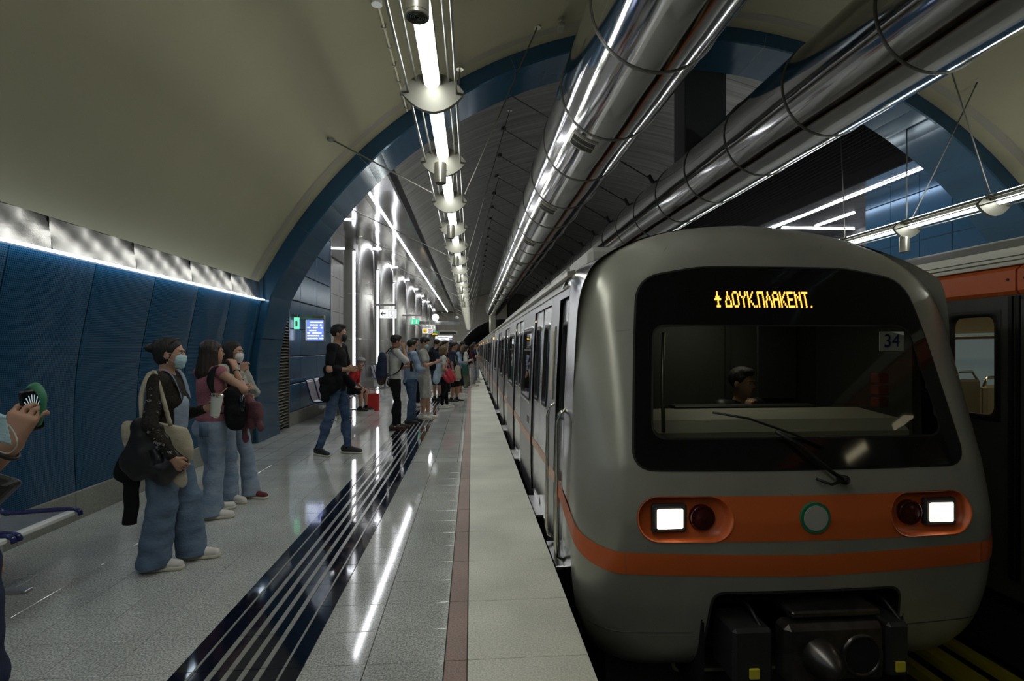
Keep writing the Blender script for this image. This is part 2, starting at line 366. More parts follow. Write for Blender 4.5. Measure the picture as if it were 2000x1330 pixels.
# ------------------------------------------------------------------ near vault (ceiling)
ce=empty('ceiling',kind='structure')
b=MB(); b.sheet(arcpts(VR,aL,aR,64),-8,YA-.005,2); b.build('vault_shell','vault',ce,True)
b=MB()
for yv in (-6.9,8.28):
    pa=arcpts(VR-.006,aL,aR,64); b.sheet(pa,yv,yv+.16)
b.build('vault_band','vault_strip',ce,True)
# inner vault beyond the arch
a2L=math.atan2(6.0-VCZ,XF-VCX); a2m=math.atan2(7.9-VCZ,6.2-VCX)
b=MB(); 
xs=[XF-.02+ (7.25-XF)*i/40 for i in range(41)]
prof=[(x,VCZ+math.sqrt(R2*R2-(x-VCX)**2)) for x in xs]
pl=[]
SEG=3.0
nseg=int((YE-YA)/SEG)+1
for s_ in range(nseg):
    for q in range(5):
        pr_=prof[q*8:q*8+9]
        m=MB(); y0=YA+.2+SEG*s_; m.sheet(pr_,y0+.006,min(y0+SEG-.006,YE)); 
        if s_<8: m.build('vault_panel','grey_vault',ce,True)
        else:
            pl.append((pr_,y0))
m=MB()
for pr_,y0 in pl: m.sheet(pr_,y0+.006,min(y0+SEG-.006,YE))
m.build('far_vault_panels','grey_vault',ce,True,kind='stuff')
b=MB(); b.sheet([(x,z+.05) for x,z in prof],YA,YE); b.build('vault_backing','gap',ce)
# black louvres on the right flank
b=MB()
xs=np.linspace(7.2,XFR,34)
for x in xs:
    z=VCZ+math.sqrt(R2*R2-(x-VCX)**2); z=z if x<XFR-.9 else z
    b.box(x-.012,x+.012,YA+.3,YE,z-.12,z)
b.build('louvre_slats','black_slat',ce,kind='stuff')
b=MB(); b.sheet([(x,VCZ+math.sqrt(R2*R2-(x-VCX)**2)+.06) for x in list(xs)+[XFR+.4]],YA,YE); b.build('louvre_backing','gap',ce)
# fascias
b=MB(); b.box(XF-.06,XF,YB-.6,YE,ZC-.02,6.0); b.box(XF,XF+.015,YB-.6,YE,5.97,6.0); b.build('fascia_board','fascia',ce)
b=MB(); b.box(XFR,XFR+.06,YB-.6,YE,ZC-.02,6.2); b.build('fascia_board','black_slat',ce)
b=MB(); b.box(-7.5,XF-.06,YA+.3,YE,ZC+.03,ZC+.1); b.box(XFR+.06,14,YA+.3,YE,ZC+.03,ZC+.1); b.build('ceiling_void','gap',ce)
# mirror-like ceiling panels over the concourse
def cpanel(w,l,seed):
    m=MB(); n=6; r_=random.Random(seed)
    a,c,d=r_.uniform(0,6),r_.uniform(0,6),r_.uniform(.6,1.2)
    v=[];f=[]
    for j in range(n+1):
        for i in range(n+1):
            x=w*i/n;y=l*j/n; e=math.sin(math.pi*i/n)*math.sin(math.pi*j/n)
            v.append((.004+x*(1-.008/w),.004+y*(1-.008/l),-.006*d*e*math.sin(a+2.3*i/n*2)+-.003*math.sin(c+j)*e))
    for j in range(n):
        for i in range(n): q=j*(n+1)+i; f.append((q,q+n+1,q+n+2,q+1))
    m.add(v,f); return m.mesh('ceiling_panel','steel_ceiling',True)
cps=[cpanel(.9,2.4,s) for s in range(4)]
x0=XF-.06-.9
for i in range(6):
    for j in range(22):
        x=x0-.9*i; y=YB-.35+2.4*j
        if y+2.4>YE: continue
        if x<-3.7-.9 and y+2.4<13.6: continue
        put('ceiling_panel',random.choice(cps),x,y,ZC,ce)
for i in range(4):
    for j in range(10): put('ceiling_panel',random.choice(cps),XFR+.06+.9*i,YB-.35+2.4*j,ZC,ce)
# ------------------------------------------------------------------ blue arch between hall and concourse
RA=7.81
legp=[(-3.40,0),(-3.42,.6),(-3.42,1.1),(-3.38,1.5),(-3.30,1.9)]
a0=math.atan2(2.35-VCZ,-(math.sqrt(RA*RA-(2.35+1.03)**2)))
arcin=arcpts(RA,a0,math.pi-a0,60)
soff=dens(legp,8)[:-1]+arcin+[(2*VCX-x,z) for x,z in reversed(dens(legp,8)[:-1])]
arch=empty('trim_1',kind='structure')
N_=len(soff)
# face ring, soffit segments
outer=[]
for (x,z) in soff:
    dx,dz=x-VCX,z-VCZ
    if z<2.3: outer.append((x-.22 if x<VCX else x+.22,z))
    else: l=math.hypot(dx,dz); outer.append((VCX+dx/l*(VR+.05),VCZ+dz/l*(VR+.05)))
cuts=[0,7]+list(range(7+5,N_-8,5))+[N_-8,N_-1]
for c0,c1 in zip(cuts,cuts[1:]):
    m=MB(); seg=soff[c0:c1+1]; so=outer[c0:c1+1]; n=len(seg)
    e0=(seg[0][0]+(seg[1][0]-seg[0][0])*.012,seg[0][1]+(seg[1][1]-seg[0][1])*.012)
    seg=[e0]+seg[1:]
    # ring: outer front, inner front edge, rounded, soffit, back
    v=[];f=[]
    for (x,z),(ox,oz) in zip(seg,so):
        nx,nz=(ox-x),(oz-z); l=math.hypot(nx,nz); nx/=l;nz/=l
        v+=[(ox,YA,oz),(x+nx*.02,YA,z+nz*.02),(x,YA+.02,z),(x,YB,z),(ox,YB,oz)]
    for i in range(n-1):
        for j in range(4): f.append((i*5+j,i*5+j+1,(i+1)*5+j+1,(i+1)*5+j))
    m.add(v,f); m.build('arch_panel','blue_gloss',arch)
# black shadow gap between vault and arch
b=MB(); pa=arcpts(VR+.0,aL,aR,64); pb_=arcpts(VR+.12,aL,aR,64)
for i in range(64): b.add([(pa[i][0],YA-.004,pa[i][1]),(pa[i+1][0],YA-.004,pa[i+1][1]),(pb_[i+1][0],YA-.004,pb_[i+1][1]),(pb_[i][0],YA-.004,pb_[i][1])],[(0,1,2,3)])
b.build('shadow_gap','gap',arch)
b=MB(); b.box(-3.42,-3.3,YA-.06,YA,2.27,2.62); b.build('band_end','blue_dark',wl)
# louvre grille between arch and concourse wall
gr=empty('ventilation_grille',(-3.52,9.7,0),0,'tall wall grille of grey horizontal blades beside the blue arch','grille')
b=MB(); b.box(-.08,-.06,0,.72,0,2.9); b.build('backing','gap',gr)
for yy in (0,.70): b=MB(); b.box(-.05,.04,yy,yy+.03,0,2.9); b.build('side_frame','seam',gr)
bl=MB(); bl.add([(-.05,.03,0),(.03,.03,-.035),(.03,.70,-.035),(-.05,.70,0),(-.05,.03,.006),(.032,.03,-.029),(.032,.70,-.029),(-.05,.70,.006)],[(0,1,2,3),(4,7,6,5),(1,5,6,2),(0,4,5,1),(2,6,7,3)]); blm=bl.mesh('blade','lamp_metal')
for k in range(50): o=put('blade',blm,0,0,.09+.056*k,gr)
# concourse blue wall
wc=empty('wall_back_left',kind='structure')
zs=[.25,.81,1.36,1.91,2.48,3.06,3.63,4.2,4.8,5.4]; yv=[10.45,11.28,12.45,13.62]
for i in range(3):
    for j in range(len(zs)-1):
        m=MB(); m.box(-3.60,-3.55,yv[i]+.006,yv[i+1]-.006,zs[j]+.012,zs[j+1]-.012,.006); m.build('panel','wall_blue',wc)
b=MB(); b.box(-3.75,-3.575,YB-.3,13.6,0,ZC); b.build('wall_core','gap',wc)
b=MB(); b.box(-3.75,-3.55,9.0,10.44,2.95,ZC); b.build('wall_core','blue_dark',wc)
for i in range(6):
    m=MB(); m.box(-3.60,-3.5,10.45+.53*i,10.45+.53*i+.526,0,.25,.003); m.build('stone','skirt',wc)
m=MB(); m.box(-3.78,-3.54,13.62,13.66,0,ZC); m.build('wall_end','stainless_dull',wc)
wf=empty('wall_far_left',kind='structure')
for j in range(7):
    for i in range(12):
        m=MB(); m.box(-6.35,-6.3,13.7+4*i+.01,13.7+4*i+3.99,.01+.8*j,.8*j+.79); m.build('panel','far_wall_grey',wf)
m=MB(); m.box(-6.6,-6.34,13.0,YE,0,ZC); m.box(-6.4,-3.7,13.3,13.6,0,ZC); m.build('wall_core','joint',wf)
# right-hand concourse wall
wr=empty('wall_right',kind='structure')
for i in range(5):
    for j in range(10):
        m=MB(); m.box(11.1,11.15,9.6+.9*i+.006,9.6+.9*(i+1)-.006,.6*j+.01,.6*j+.59,.005); m.build('panel','wall_blue',wr)
m=MB(); m.box(11.14,11.4,-8,14.1,0,6.2); m.build('wall_core','blue_dark',wr)
m=MB(); m.box(13.3,13.4,14,YE,0,6); m.build('panel','fascia',wr)
b=MB(); b.sheet([(2*VCX-x,z) for x,z in WP],-8,YA); b.build('curved_wall','blue_panel',wr,True)
b=MB(); b.box(10.98,11.05,-6,YA-.04,2.275,2.295); b.build('cove_light','cove',wr)
b=MB(); b.sheet([(2*VCX-x,z) for x,z in bp],-8,YA); b.build('band_panel','steel_wavy',wr,True)
b=MB(); b.box(-5,13,-8.1,-8,-1.5,8); b.build('wall_back','end_wall',kind='structure')
# ------------------------------------------------------------------ end wall with tunnel mouth
we=empty('wall_front',kind='structure')
TCX,TCZ,TR=3.85,-.9,5.85
def inT(x,z,r): return math.hypot(x-TCX,z-TCZ)<r
b=MB(); b.box(-7,14,YE+.3,YE+.35,-1.5,9); 
tz=[0,1.15,2.05,2.95,3.85,4.75,5.65,6.6,7.6,8.6]
for j in range(len(tz)-1):
    for i in range(9):
        xa,xb=-6.6+1.2*i,-6.6+1.2*(i+1)
        za,zb=tz[j],tz[j+1]
        # clip the panel against the mouth
        pts=[]
        if inT(xa,za,TR) and inT(xb,za,TR) and inT(xb,zb,TR) and inT(xa,zb,TR): continue
        z0=za
        n=6; top=[];bot=[]
        for k in range(n+1):
            x=xa+.006+(xb-xa-.012)*k/n; d=TR*TR-(x-TCX)**2
            zb2=za+.006
            if d>0: zb2=max(zb2,min(TCZ+math.sqrt(d),zb-.008))
            bot.append((x,zb2)); top.append((x,zb-.006))
        m=MB(); v=[(x,YE,z) for x,z in bot]+[(x,YE,z) for x,z in top]; v+= [(x,YE+.04,z) for x,_,z in v]
        f=[(k,k+1,n+2+k,n+1+k) for k in range(n)]+[(n+1+k,n+2+k,3*n+4+k,3*n+3+k) for k in range(n)]
        m.add(v,f); m.build('panel','end_wall',we)
m=MB(); 
for r_,y_ in ((TR,YE-.02),): 
    pa=arcpts(TR+.0,math.pi*.96,math.pi*.04,48,TCX,TCZ); pb_=arcpts(TR-.9,math.pi*.96,math.pi*.04,48,TCX,TCZ); pc=arcpts(TR+.12,math.pi*.96,math.pi*.04,48,TCX,TCZ)
    for i in range(48):
        m.add([(pa[i][0],YE-.02,pa[i][1]),(pa[i+1][0],YE-.02,pa[i+1][1]),(pb_[i+1][0],YE+2.5,pb_[i+1][1]),(pb_[i][0],YE+2.5,pb_[i][1])],[(0,1,2,3)])
        m.add([(pa[i][0],YE-.02,pa[i][1]),(pa[i+1][0],YE-.02,pa[i+1][1]),(pc[i+1][0],YE-.02,pc[i+1][1]),(pc[i][0],YE-.02,pc[i][1])],[(0,1,2,3)])
m.build('tunnel_collar','stainless_dull',we,True)
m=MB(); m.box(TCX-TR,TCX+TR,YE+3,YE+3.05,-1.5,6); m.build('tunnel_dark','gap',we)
m=MB(); m.box(-6.6,14,YE+.34,YE+.4,5.5,9); m.box(-6.6,-1.9,YE+.05,YE+.1,0,9);m.build('wall_core','joint',we)
# ------------------------------------------------------------------ columns
def make_col(led=True):
    o=empty('column',kind='structure')
    m=MB(); disc(m,(0,0,0),.58,'z',.28,48); autos(m.build('plinth','stainless_dull',o),40)
    for z0,z1 in ((.285,1.86),(1.87,3.55),(3.56,5.24)):
        m=MB(); n=48; v=[];f=[]
        for j,(r_,z) in enumerate(((.57,z0),(.575,z0+.005),(.575,z1-.005),(.57,z1))): v+=[(math.cos(2*math.pi*k/n)*r_,math.sin(2*math.pi*k/n)*r_,z) for k in range(n)]
        for j in range(3):
            for k in range(n): f.append((j*n+k,j*n+(k+1)%n,(j+1)*n+(k+1)%n,(j+1)*n+k))
        m.add(v,f); autos(m.build('casing','steel_column',o),40)
    m=MB(); disc(m,(0,0,5.24),.525,'z',.41,48)
    autos(m.build('collar','steel_wavy',o),40)
    if led:
        m=MB(); m.box(-.095,-.015,-.60,-.57,.35,5.15,.004); m.build('light_strip','led',o)
        m=MB(); m.box(-.11,0,-.60,-.56,5.15,5.22,.004); m.build('strip_cap','seam',o)
    return o
c1=make_col(); c1.location=(-4.33,20.7,0)
for k in range(1,8):
    c=copy_tree(c1,None,(-4.33,20.7+5*k,0))
    if k>2:
        for ch in list(c.children):
            if ch.name.startswith(('light_strip','strip_cap')): bpy.data.objects.remove(ch)
# ------------------------------------------------------------------ line lights under the concourse ceiling
def line_light(label,x0,x1,y0,y1,z=ZC,r=.05,gr_=None,name='line_light'):
    o=empty(name,((x0+x1)/2,(y0+y1)/2,z),0,label,'light',gr_)
    L=Vector((x1-x0,y1-y0,0)); a=Vector((x0-x1,y0-y1,0))/2; b_=-a
    dx=max(abs(a.x),.035); dy=max(abs(a.y),.035)
    m=MB(); m.box(-dx,dx,-dy,dy,-.03,-.012,.004); m.build('diffuser','ceiling_led',o)
    m=MB(); m.box(-dx-.012,dx+.012,-dy-.012,dy+.012,-.014,.0); m.build('housing','stainless_dull',o)
    return o
line_light('long straight white line light running down the mirror ceiling above the platform',-2.7,-2.7,11.5,60)
line_light('long white line light on the mirror ceiling above the opposite platform',10.28,10.28,11.0,28)
for k in range(7):
    line_light(['first','second','third','fourth','fifth','sixth','seventh'][k]+' white cross light on the ceiling between the steel columns, counted from the arch',-6.1,-3.75,17.3+5*k,17.3+5*k,gr_='cross lights between the columns')
line_light('white cross light on the far ceiling above the opposite platform',10.6,13.2,17.3,17.3)
line_light('short slanted-looking line light near the cross light over the opposite platform',11.6,11.6,15.2,17.0)
# ------------------------------------------------------------------ suspended light strings
def disc_mesh():
    # eye-shaped vertical plate; local x across, z up
    w=.265; pts=[]
    n=18
    def arc(xa,za,xb,zb,h,n): # circular-ish arc by parabola
        return [(xa+(xb-xa)*i/n, za+(zb-za)*i/n+h*4*(i/n)*(1-i/n)) for i in range(n+1)]
    lo=arc(-w,-.09,w,-.09,-.155,n); up=arc(w,-.06,-w,-.06,.16,n)
    m=MB(); m.prism(lo+up,'y',-.025,.025); 
    return m
def light_string(X,Z,ys,flip,labf,hang,grp,spk_on=()):
    dm=disc_mesh().mesh('end_plate','plate')
    p=ys[1]-ys[0]
    tb=MB(); n=14; v=[]; f=[]
    prof=[(math.cos(a)*.066,math.sin(a)*.066-.02) for a in [math.pi+math.pi*i/10 for i in range(11)]]
    tb.prism(prof,'y',.07,p-.10); tm=tb.mesh('tube_diffuser','tube',True)
    try: tm.set_sharp_from_angle(angle=R(50))
    except Exception: pass
    hb=MB(); hp=[(.069,-.02),(.072,.02),(.055,.085),(-.055,.085),(-.072,.02),(-.069,-.02)]; hb.prism(hp,'y',.03,p-.03); hm=hb.mesh('housing','lamp_metal')
    ub=MB(); ub.box(-.02,.02,.08,p-.08,.087,.1); um=ub.mesh('uplight','uplight')
    rb=MB()
    for x,z in ((-.205,-.08),(.205,-.08),(-.14,.02),(.14,.02)): rb.tube([(x,0,z),(x,p,z)],.011,6)
    rm=rb.mesh('tie_bars','rod',True)
    for i,y in enumerate(ys):
        o=empty('suspended_light',(X,y,Z),0,labf(i),'light',grp)
        put('end_plate',dm,0,0,0,o); put('tube_diffuser',tm,0,0,0,o); put('housing',hm,0,0,0,o); put('uplight',um,0,0,0,o); put('tie_bars',rm,0,0,0,o)
        if hang(i): 
            h=MB()
            for a_,b_ in hang(i): h.tube([a_,b_],.011 if i<6 else .012,6)
            h.build('hanger_rod','rod',o,True)
            for a_,b_ in hang(i):
                q=Vector(b_); m=MB(); disc(m,(q.x,q.y,q.z-.02),.06,'z',.03,10); m.build('wall_anchor','lamp_metal',o)
ordw='first second third fourth fifth sixth seventh eighth ninth tenth eleventh twelfth thirteenth fourteenth fifteenth sixteenth seventeenth eighteenth nineteenth twentieth twenty-first twenty-second twenty-third twenty-fourth twenty-fifth twenty-sixth twenty-seventh twenty-eighth twenty-ninth thirtieth thirty-first thirty-second thirty-third thirty-fourth'.split()
SX,SZ=-.335,3.8
ysL=[4.6+1.7*k for k in range(-5,33)]
def labL(i):
    k=i-4
    if k<1: return ordw[-k]+' suspended tube light of the left string above the top of the photo' if k<0 else 'nearest suspended tube light of the left string, running out of the top of the photo'
    return ordw[k-1]+' suspended tube light past the nearest end plate of the left string'
    return 'small distant suspended tube light in the receding left string over the platform'
def hangL(i):
    y=ysL[i]; k=i-5; r=[]
    if k==2: return [((-.24,-.1,.02),(-1.98-SX,-.35,.68)),((.24,-.1,.02),(1.02-SX,.15,2.72)),((.05,0,.1),(-.18-SX,.1,2.0))]
    if k>=5 and (k%3==2):
        return [((-.24,0,.0),(-3.75-SX,0,1.5)),((.24,0,.02),(.95-SX,0,3.65))]
    return []
light_string(SX,SZ,ysL,1,labL,hangL,'left string of suspended lights')
ysR=[7.55+1.62*k for k in range(-4,9)]
XR=8.03
def labR(i):
    k=i-4
    if k==0: return 'suspended tube light at the right edge of the photo, over the far platform'
    if k==1: return 'suspended tube light of the far platform with a small loudspeaker below its plate'
    return (ordw[k-1]+' suspended tube light further along the far platform string, behind the near train') if k>1 else (ordw[-k-1]+' suspended tube light of the far platform string beyond the right photo edge')
def hangR(i):
    k=i-4
    if k==0: return [((-.05,0,.1),(6.9-XR,-.1,2.9))]
    if k==1: return [((.0,0,.1),(.0,0,2.6)),((.1,0,.1),(9.03*.9-XR+.0,-1.3,2.05))]
    if k==2: return [((.0,0,.1),(-.15,0,3.5))]
    return []
light_string(XR,SZ,ysR,1,labR,hangR,'right string of suspended lights')
# loudspeakers
def speaker(x,y,z,lab,s=1):
    o=empty('loudspeaker',(x,y,z),0,lab,'loudspeaker','hanging loudspeakers')
    m=MB(); n=24; v=[];f=[]
    for r_,zz in ((.0,.30),(.085,.30),(.09,.29),(.09,.03),(.086,.028),(.086,.022),(.09,.02),(.09,.0),(.082,-.004)): v+=[(math.cos(2*math.pi*k/n)*r_*s,math.sin(2*math.pi*k/n)*r_*s,zz*s) for k in range(n)]
    for j in range(8):
        for k in range(n): f.append((j*n+k,j*n+(k+1)%n,(j+1)*n+(k+1)%n,(j+1)*n+k))
    m.add(v,f); autos(m.build('casing','lamp_metal',o),30)
    m=MB()
    for r_ in (.02,.035,.05,.065,.078):
        mm=[(math.cos(2*math.pi*k/20)*r_*s,math.sin(2*math.pi*k/20)*r_*s,0) for k in range(21)]; m.tube(mm,.003,4,False)
    m.build('grille','seam',o)
    m=MB(); m.tube([(-.1*s,0,.2*s),(.1*s,0,.2*s)],.008,6); m.build('pivot_bolt','rod',o)
for k in range(8):
    speaker(-.345 if k else -.30,2.95+2.95*k,3.35,['large grey cylindrical loudspeaker at the top edge beside the nearest tube light','grey cylindrical loudspeaker hanging just below the second end plate of the left string','third grey loudspeaker under the left light string','fourth grey loudspeaker under the left light string','fifth small loudspeaker down the left light string','sixth small loudspeaker down the left light string','seventh tiny loudspeaker down the left light string','eighth tiny loudspeaker down the left light string'][k],.74)
speaker(XR-.05,9.17,3.30,'grey loudspeaker hanging from the far platform light string',.9)
# ------------------------------------------------------------------ ducts
def duct(label,cx,cz,r,ys,yend,vents,clamps=None,drop=None):
    o=empty('ventilation_duct',(cx,0,cz),0,label,'duct')
    n=72
    prev=-8
    allr=[-8+ (ys[0]+8)*i/6 for i in range(6)]+ys
    for a_,b_ in zip(allr,allr[1:]+[yend]):
        m=MB(); v=[];f=[]; J=10 if b_<20 else 2
        ph=random.uniform(0,6)
        for j in range(J+1):
            y=a_+.006+(b_-a_-.012)*j/J
            for k in range(n):
                t=2*math.pi*k/n; e=math.sin(math.pi*j/J)
                rr=r+e*.0015*math.sin(3*t+ph)+e*.0012*math.sin(7*t-ph*2+j*.5)
                v.append((math.cos(t)*rr,y,math.sin(t)*rr))
        for j in range(J):
            for k in range(n): f.append((j*n+k,(j+1)*n+k,(j+1)*n+(k+1)%n,j*n+(k+1)%n))
        m.add(v,f); m.build('duct_section','duct',o,True)
    m=MB()
    for y in allr[1:]:
        v=[];f=[]
        for (rr,dy) in ((r-.002,-.014),(r+.012,-.012),(r+.012,.012),(r-.002,.014)): v+=[(math.cos(2*math.pi*k/n)*rr,y+dy,math.sin(2*math.pi*k/n)*rr) for k in range(n)]
        for j in range(3):
            for k in range(n): f.append((j*n+k,(j+1)*n+k,(j+1)*n+(k+1)%n,j*n+(k+1)%n))
        mm=MB(); mm.add(v,f); mm.build('joint_ring','seam',o,True)
    for y in vents:
        th=R(180+62); hw_,hl=.34/r,.15
        fr=MB(); K=8
        def pt_(a,yy,d): return (math.cos(th+a)*(r+d),yy,math.sin(th+a)*(r+d))
        def strip(a0,a1,ya,yb,d0,d1,K=8):
            v=[];f=[]
            for k in range(K+1):
                a=a0+(a1-a0)*k/K; v+=[pt_(a,ya,d0),pt_(a,ya,d1),pt_(a,yb,d1),pt_(a,yb,d0)]
            for k in range(K):
                for q in range(3): f.append((k*4+q,(k+1)*4+q,(k+1)*4+q+1,k*4+q+1))
            f.append((0,1,2,3)); f.append((K*4+3,K*4+2,K*4+1,K*4)); return v,f
        A=hw_/2+.02
        g=empty('vent_grille',(0,0,0),parent=o)
        m=MB(); 
        for a0,a1,ya,yb in ((-A,A,y-hl-.02,y-hl),(-A,A,y+hl,y+hl+.02),(-A,-A+.035,y-hl,y+hl),(A-.035,A,y-hl,y+hl),(-A,A,y-.006,y+.006)): m.add(*strip(a0,a1,ya,yb,.0,.022))
        m.build('vent_frame','lamp_metal',g)
        m=MB(); m.add(*strip(-A,A,y-hl,y+hl,.003,.006)); m.build('vent_dark','gap',g)
        m=MB()
        nb=22 if y<12 else 10
        for k in range(nb): a=-A+.04+(2*A-.08)*k/(nb-1); m.add(*strip(a-.0028,a+.0028,y-hl,y+hl,.006,.018,1))
        m.build('vent_blades','seam',g,kind='stuff')
    return o
d1=duct('large polished steel ventilation duct with grilles, between the light string and the near train',1.78,4.82,.65,[4.95+1.65*k for k in range(24)],44,[6.93+3.3*k for k in range(9)])
m=MB(); m.box(-.3,.3,43.6,44.2,-.9-1.2,-.3,.1); m.build('duct_outlet','lamp_metal',d1)
d2=duct('large polished steel ventilation duct above the front of the near train',4.77,5.01,.65,[5.1+1.62*k for k in range(24)],44,[])
m=MB(); m.box(-.45,.42,10.4,11.0,.3,2.9,.02); m.build('riser','fascia',d2)
for i in range(14):
    y=12.4+2.0*i
    o=empty('tie_rod',(.87,y,VCZ+math.sqrt(R2*R2-(.87-VCX)**2)),0,ordw[i]+' tie rod from the grey vault to the second duct, counted from the blue arch','tie rod','tie rods across the grey vault')
    zt=o.location.z
    m=MB(); m.tube([(0,0,-.06),(4.35-.87,0,5.01+.55-zt)],.014,6); m.build('rod','dark_rod',o)
    m=MB(); disc(m,(0,0,-.1),.07,'z',.1,10); m.build('anchor','dark_rod',o)
    m=MB(); m.tube([(4.25-.87,0,5.01+.67-zt),(4.35-.87,0,5.01+.5-zt)],.05,8); m.build('clamp','dark_rod',o)
# conduit and camera on the vault
def vz(x,r=VR): return VCZ+math.sqrt(r*r-(x-VCX)**2)
o=empty('sprinkler_pipe',(-1.04,0,vz(-1.04)-.03),0,'thin cream conduit pipe with clips running along the vault','pipe')
m=MB(); m.tube([(0,5.6,0),(0,8.62,0)],.014,8); m.build('pipe','cream',o)
for k in range(7):
    m=MB(); m.box(-.028,.028,5.95+.42*k,5.98+.42*k,-.02,.035); m.build('clip','lamp_metal',o)
m=MB(); disc(m,(0,5.9,-.05),.06,'z',.07,16); m.build('detector','white_paint',o)
o=empty('security_camera',(1.38,8.1,vz(1.38)),0,'small grey security camera on the vault beside the first duct','camera')
m=MB(); disc(m,(0,0,-.05),.05,'z',.05,12); m.build('mount','lamp_metal',o)
m=MB(); m.tube([(0,0,-.05),(0,0,-.12)],.012,8); m.build('arm','lamp_metal',o)
m=MB(); m.box(-.05,.05,-.1,.08,-.19,-.12,.01); m.build('camera_body','lamp_metal',o)
# ------------------------------------------------------------------ near train
tr=empty('train',(TX,3.0,0),0,'silver metro train with orange stripes and lit headlights arriving at the platform edge','train')
OY=3.0
def T(m,name,mat,parent=tr,smooth=False,label=None,kind=None,auto=None):
    m.v=[(x-TX,y-OY,z) for x,y,z in m.v] if parent is tr or parent.get('tr') else m.v
    o=m.build(name,mat,parent,smooth,label,kind=kind)
    if auto: autos(o,auto)
    return o
HZ=[-.52,-.42,-.25,-.05,.2,.6,1.3,1.9,2.03]; HW=[1.20,1.27,1.33,1.36,1.37,1.37,1.345,1.315,1.305]
NZ=[-.52,-.46,-.40,-.25,-.05,.2,.6,1.3,1.7,1.85,1.95,2.03,2.10,2.17,2.24,2.31,2.37,2.42,2.445,2.455]; NX=[1.05,1.17,1.25,1.32,1.355,1.368,1.368,1.345,1.325,1.31,1.285,1.25,1.19,1.10,.98,.82,.63,.4,.2,0]
def hwz(z): return float(np.interp(z,HZ,HW))
RZ=[2.03,2.10,2.20,2.30,2.38,2.43,2.455]; RX=[1.305,1.24,1.06,.80,.50,.22,0]
def lean(z):
    return float(np.interp(z,[-.52,-.2,0,.25,.5,.8,1.0,1.3,1.6,2.0,2.2,2.35,2.46],[3.13,3.04,3.0,2.97,2.97,3.02,3.075,3.16,3.245,3.37,3.45,3.54,3.66]))
RC=.27
cen=(0,.9)
def res(poly,n):
    L=[0]
    for p,q in zip(poly,poly[1:]): L.append(L[-1]+math.hypot(q[0]-p[0],q[1]-p[1]))
    t=np.linspace(0,L[-1],n); return list(zip(np.interp(t,L,[p[0] for p in poly]),np.interp(t,L,[p[1] for p in poly])))
nh=res([(0,-.52)]+list(zip(NX,NZ)),141)
_x=np.array([p[0] for p in nh]);_z=np.array([p[1] for p in nh])
for _ in range(6):
    _x[1:-1]=(_x[:-2]+2*_x[1:-1]+_x[2:])/4; _z[1:-1]=(_z[:-2]+2*_z[1:-1]+_z[2:])/4
nh=list(zip(_x.tolist(),_z.tolist()))
AN=[math.atan2(p[1]-cen[1],p[0]) for p in nh]; RN=[math.hypot(p[1]-cen[1],p[0]) for p in nh]
def inset(x,z):
    a=math.atan2(z-cen[1],abs(x)); return float(np.interp(a,AN,RN))-math.hypot(x,z-cen[1])
def yf(x,z):
    y=lean(z)+.05*x*x; d=inset(x,z)
    if d<RC: y+=RC-math.sqrt(max(0,RC*RC-(RC-max(d,0))**2))
    return y
# profile polygon (x,z), bottom centre round to the right, up, over the roof
half=[(0,-.52),(.9,-.52)]+[(hwz(z),z) for z in np.linspace(-.50,2.03,26)]
roof=list(zip(RX,RZ))[1:]
def catm(pts,k=4):
    out=[]
    for i in range(len(pts)-1):
        p0=pts[max(i-1,0)];p1=pts[i];p2=pts[i+1];p3=pts[min(i+2,len(pts)-1)]
        for j in range(k):
            t=j/k; out.append(tuple(.5*((2*p1[a])+(-p0[a]+p2[a])*t+(2*p0[a]-5*p1[a]+4*p2[a]-p3[a])*t*t+(-p0[a]+3*p1[a]-3*p2[a]+p3[a])*t**3) for a in (0,1)))
    return out+[pts[-1]]
roof=catm([(1.305,2.03)]+roof)[1:]
hp=half+roof
full=hp+[(-x,z) for x,z in hp[-2:0:-1]]
nfull=nh+[(-x,z) for x,z in nh[-2:0:-1]]
NP=len(nfull)
def offs(poly,d):
    out=[];n=len(poly)
    for i in range(n):
        a=poly[i-1];c=poly[(i+1)%n]; tx,tz=c[0]-a[0],c[1]-a[1]; l=math.hypot(tx,tz) or 1
        out.append((poly[i][0]-tz/l*d,poly[i][1]+tx/l*d))
    return out
# outlines on the front (x,z)
def rrect(pts,r,n=6):
    out=[];N=len(pts)
    for i in range(N):
        p=Vector(pts[i]);a=Vector(pts[i-1]);c=Vector(pts[(i+1)%N]); u=(a-p).normalized();v=(c-p).normalized()
        ri=r[i] if isinstance(r,(list,tuple)) else r
        for k in range(n+1):
            t=k/n; q0=p+u*ri; q1=p+v*ri; out.append(tuple((q0*(1-t)+p*t)*(1-t)+(p*(1-t)+q1*t)*t))
    return out
def dpoly(poly,maxl=.06):
    out=[];n=len(poly)
    for i in range(n):
        a=poly[i];c=poly[(i+1)%n]; L=math.hypot(c[0]-a[0],c[1]-a[1]); k=max(1,int(L/maxl))
        for j in range(k): out.append((a[0]+(c[0]-a[0])*j/k,a[1]+(c[1]-a[1])*j/k))
    return out
winO=dpoly(rrect([(-1.06,.80),(1.06,.80),(.98,1.62),(.93,1.98),(.5,2.055),(-.5,2.055),(-.93,1.98),(-.98,1.62)],[.13,.13,.1,.16,.1,.1,.16,.1]))
winI=dpoly(rrect([(-.93,.98),(.93,.98),(.86,1.66),(-.86,1.66)],[.09,.09,.08,.08]))
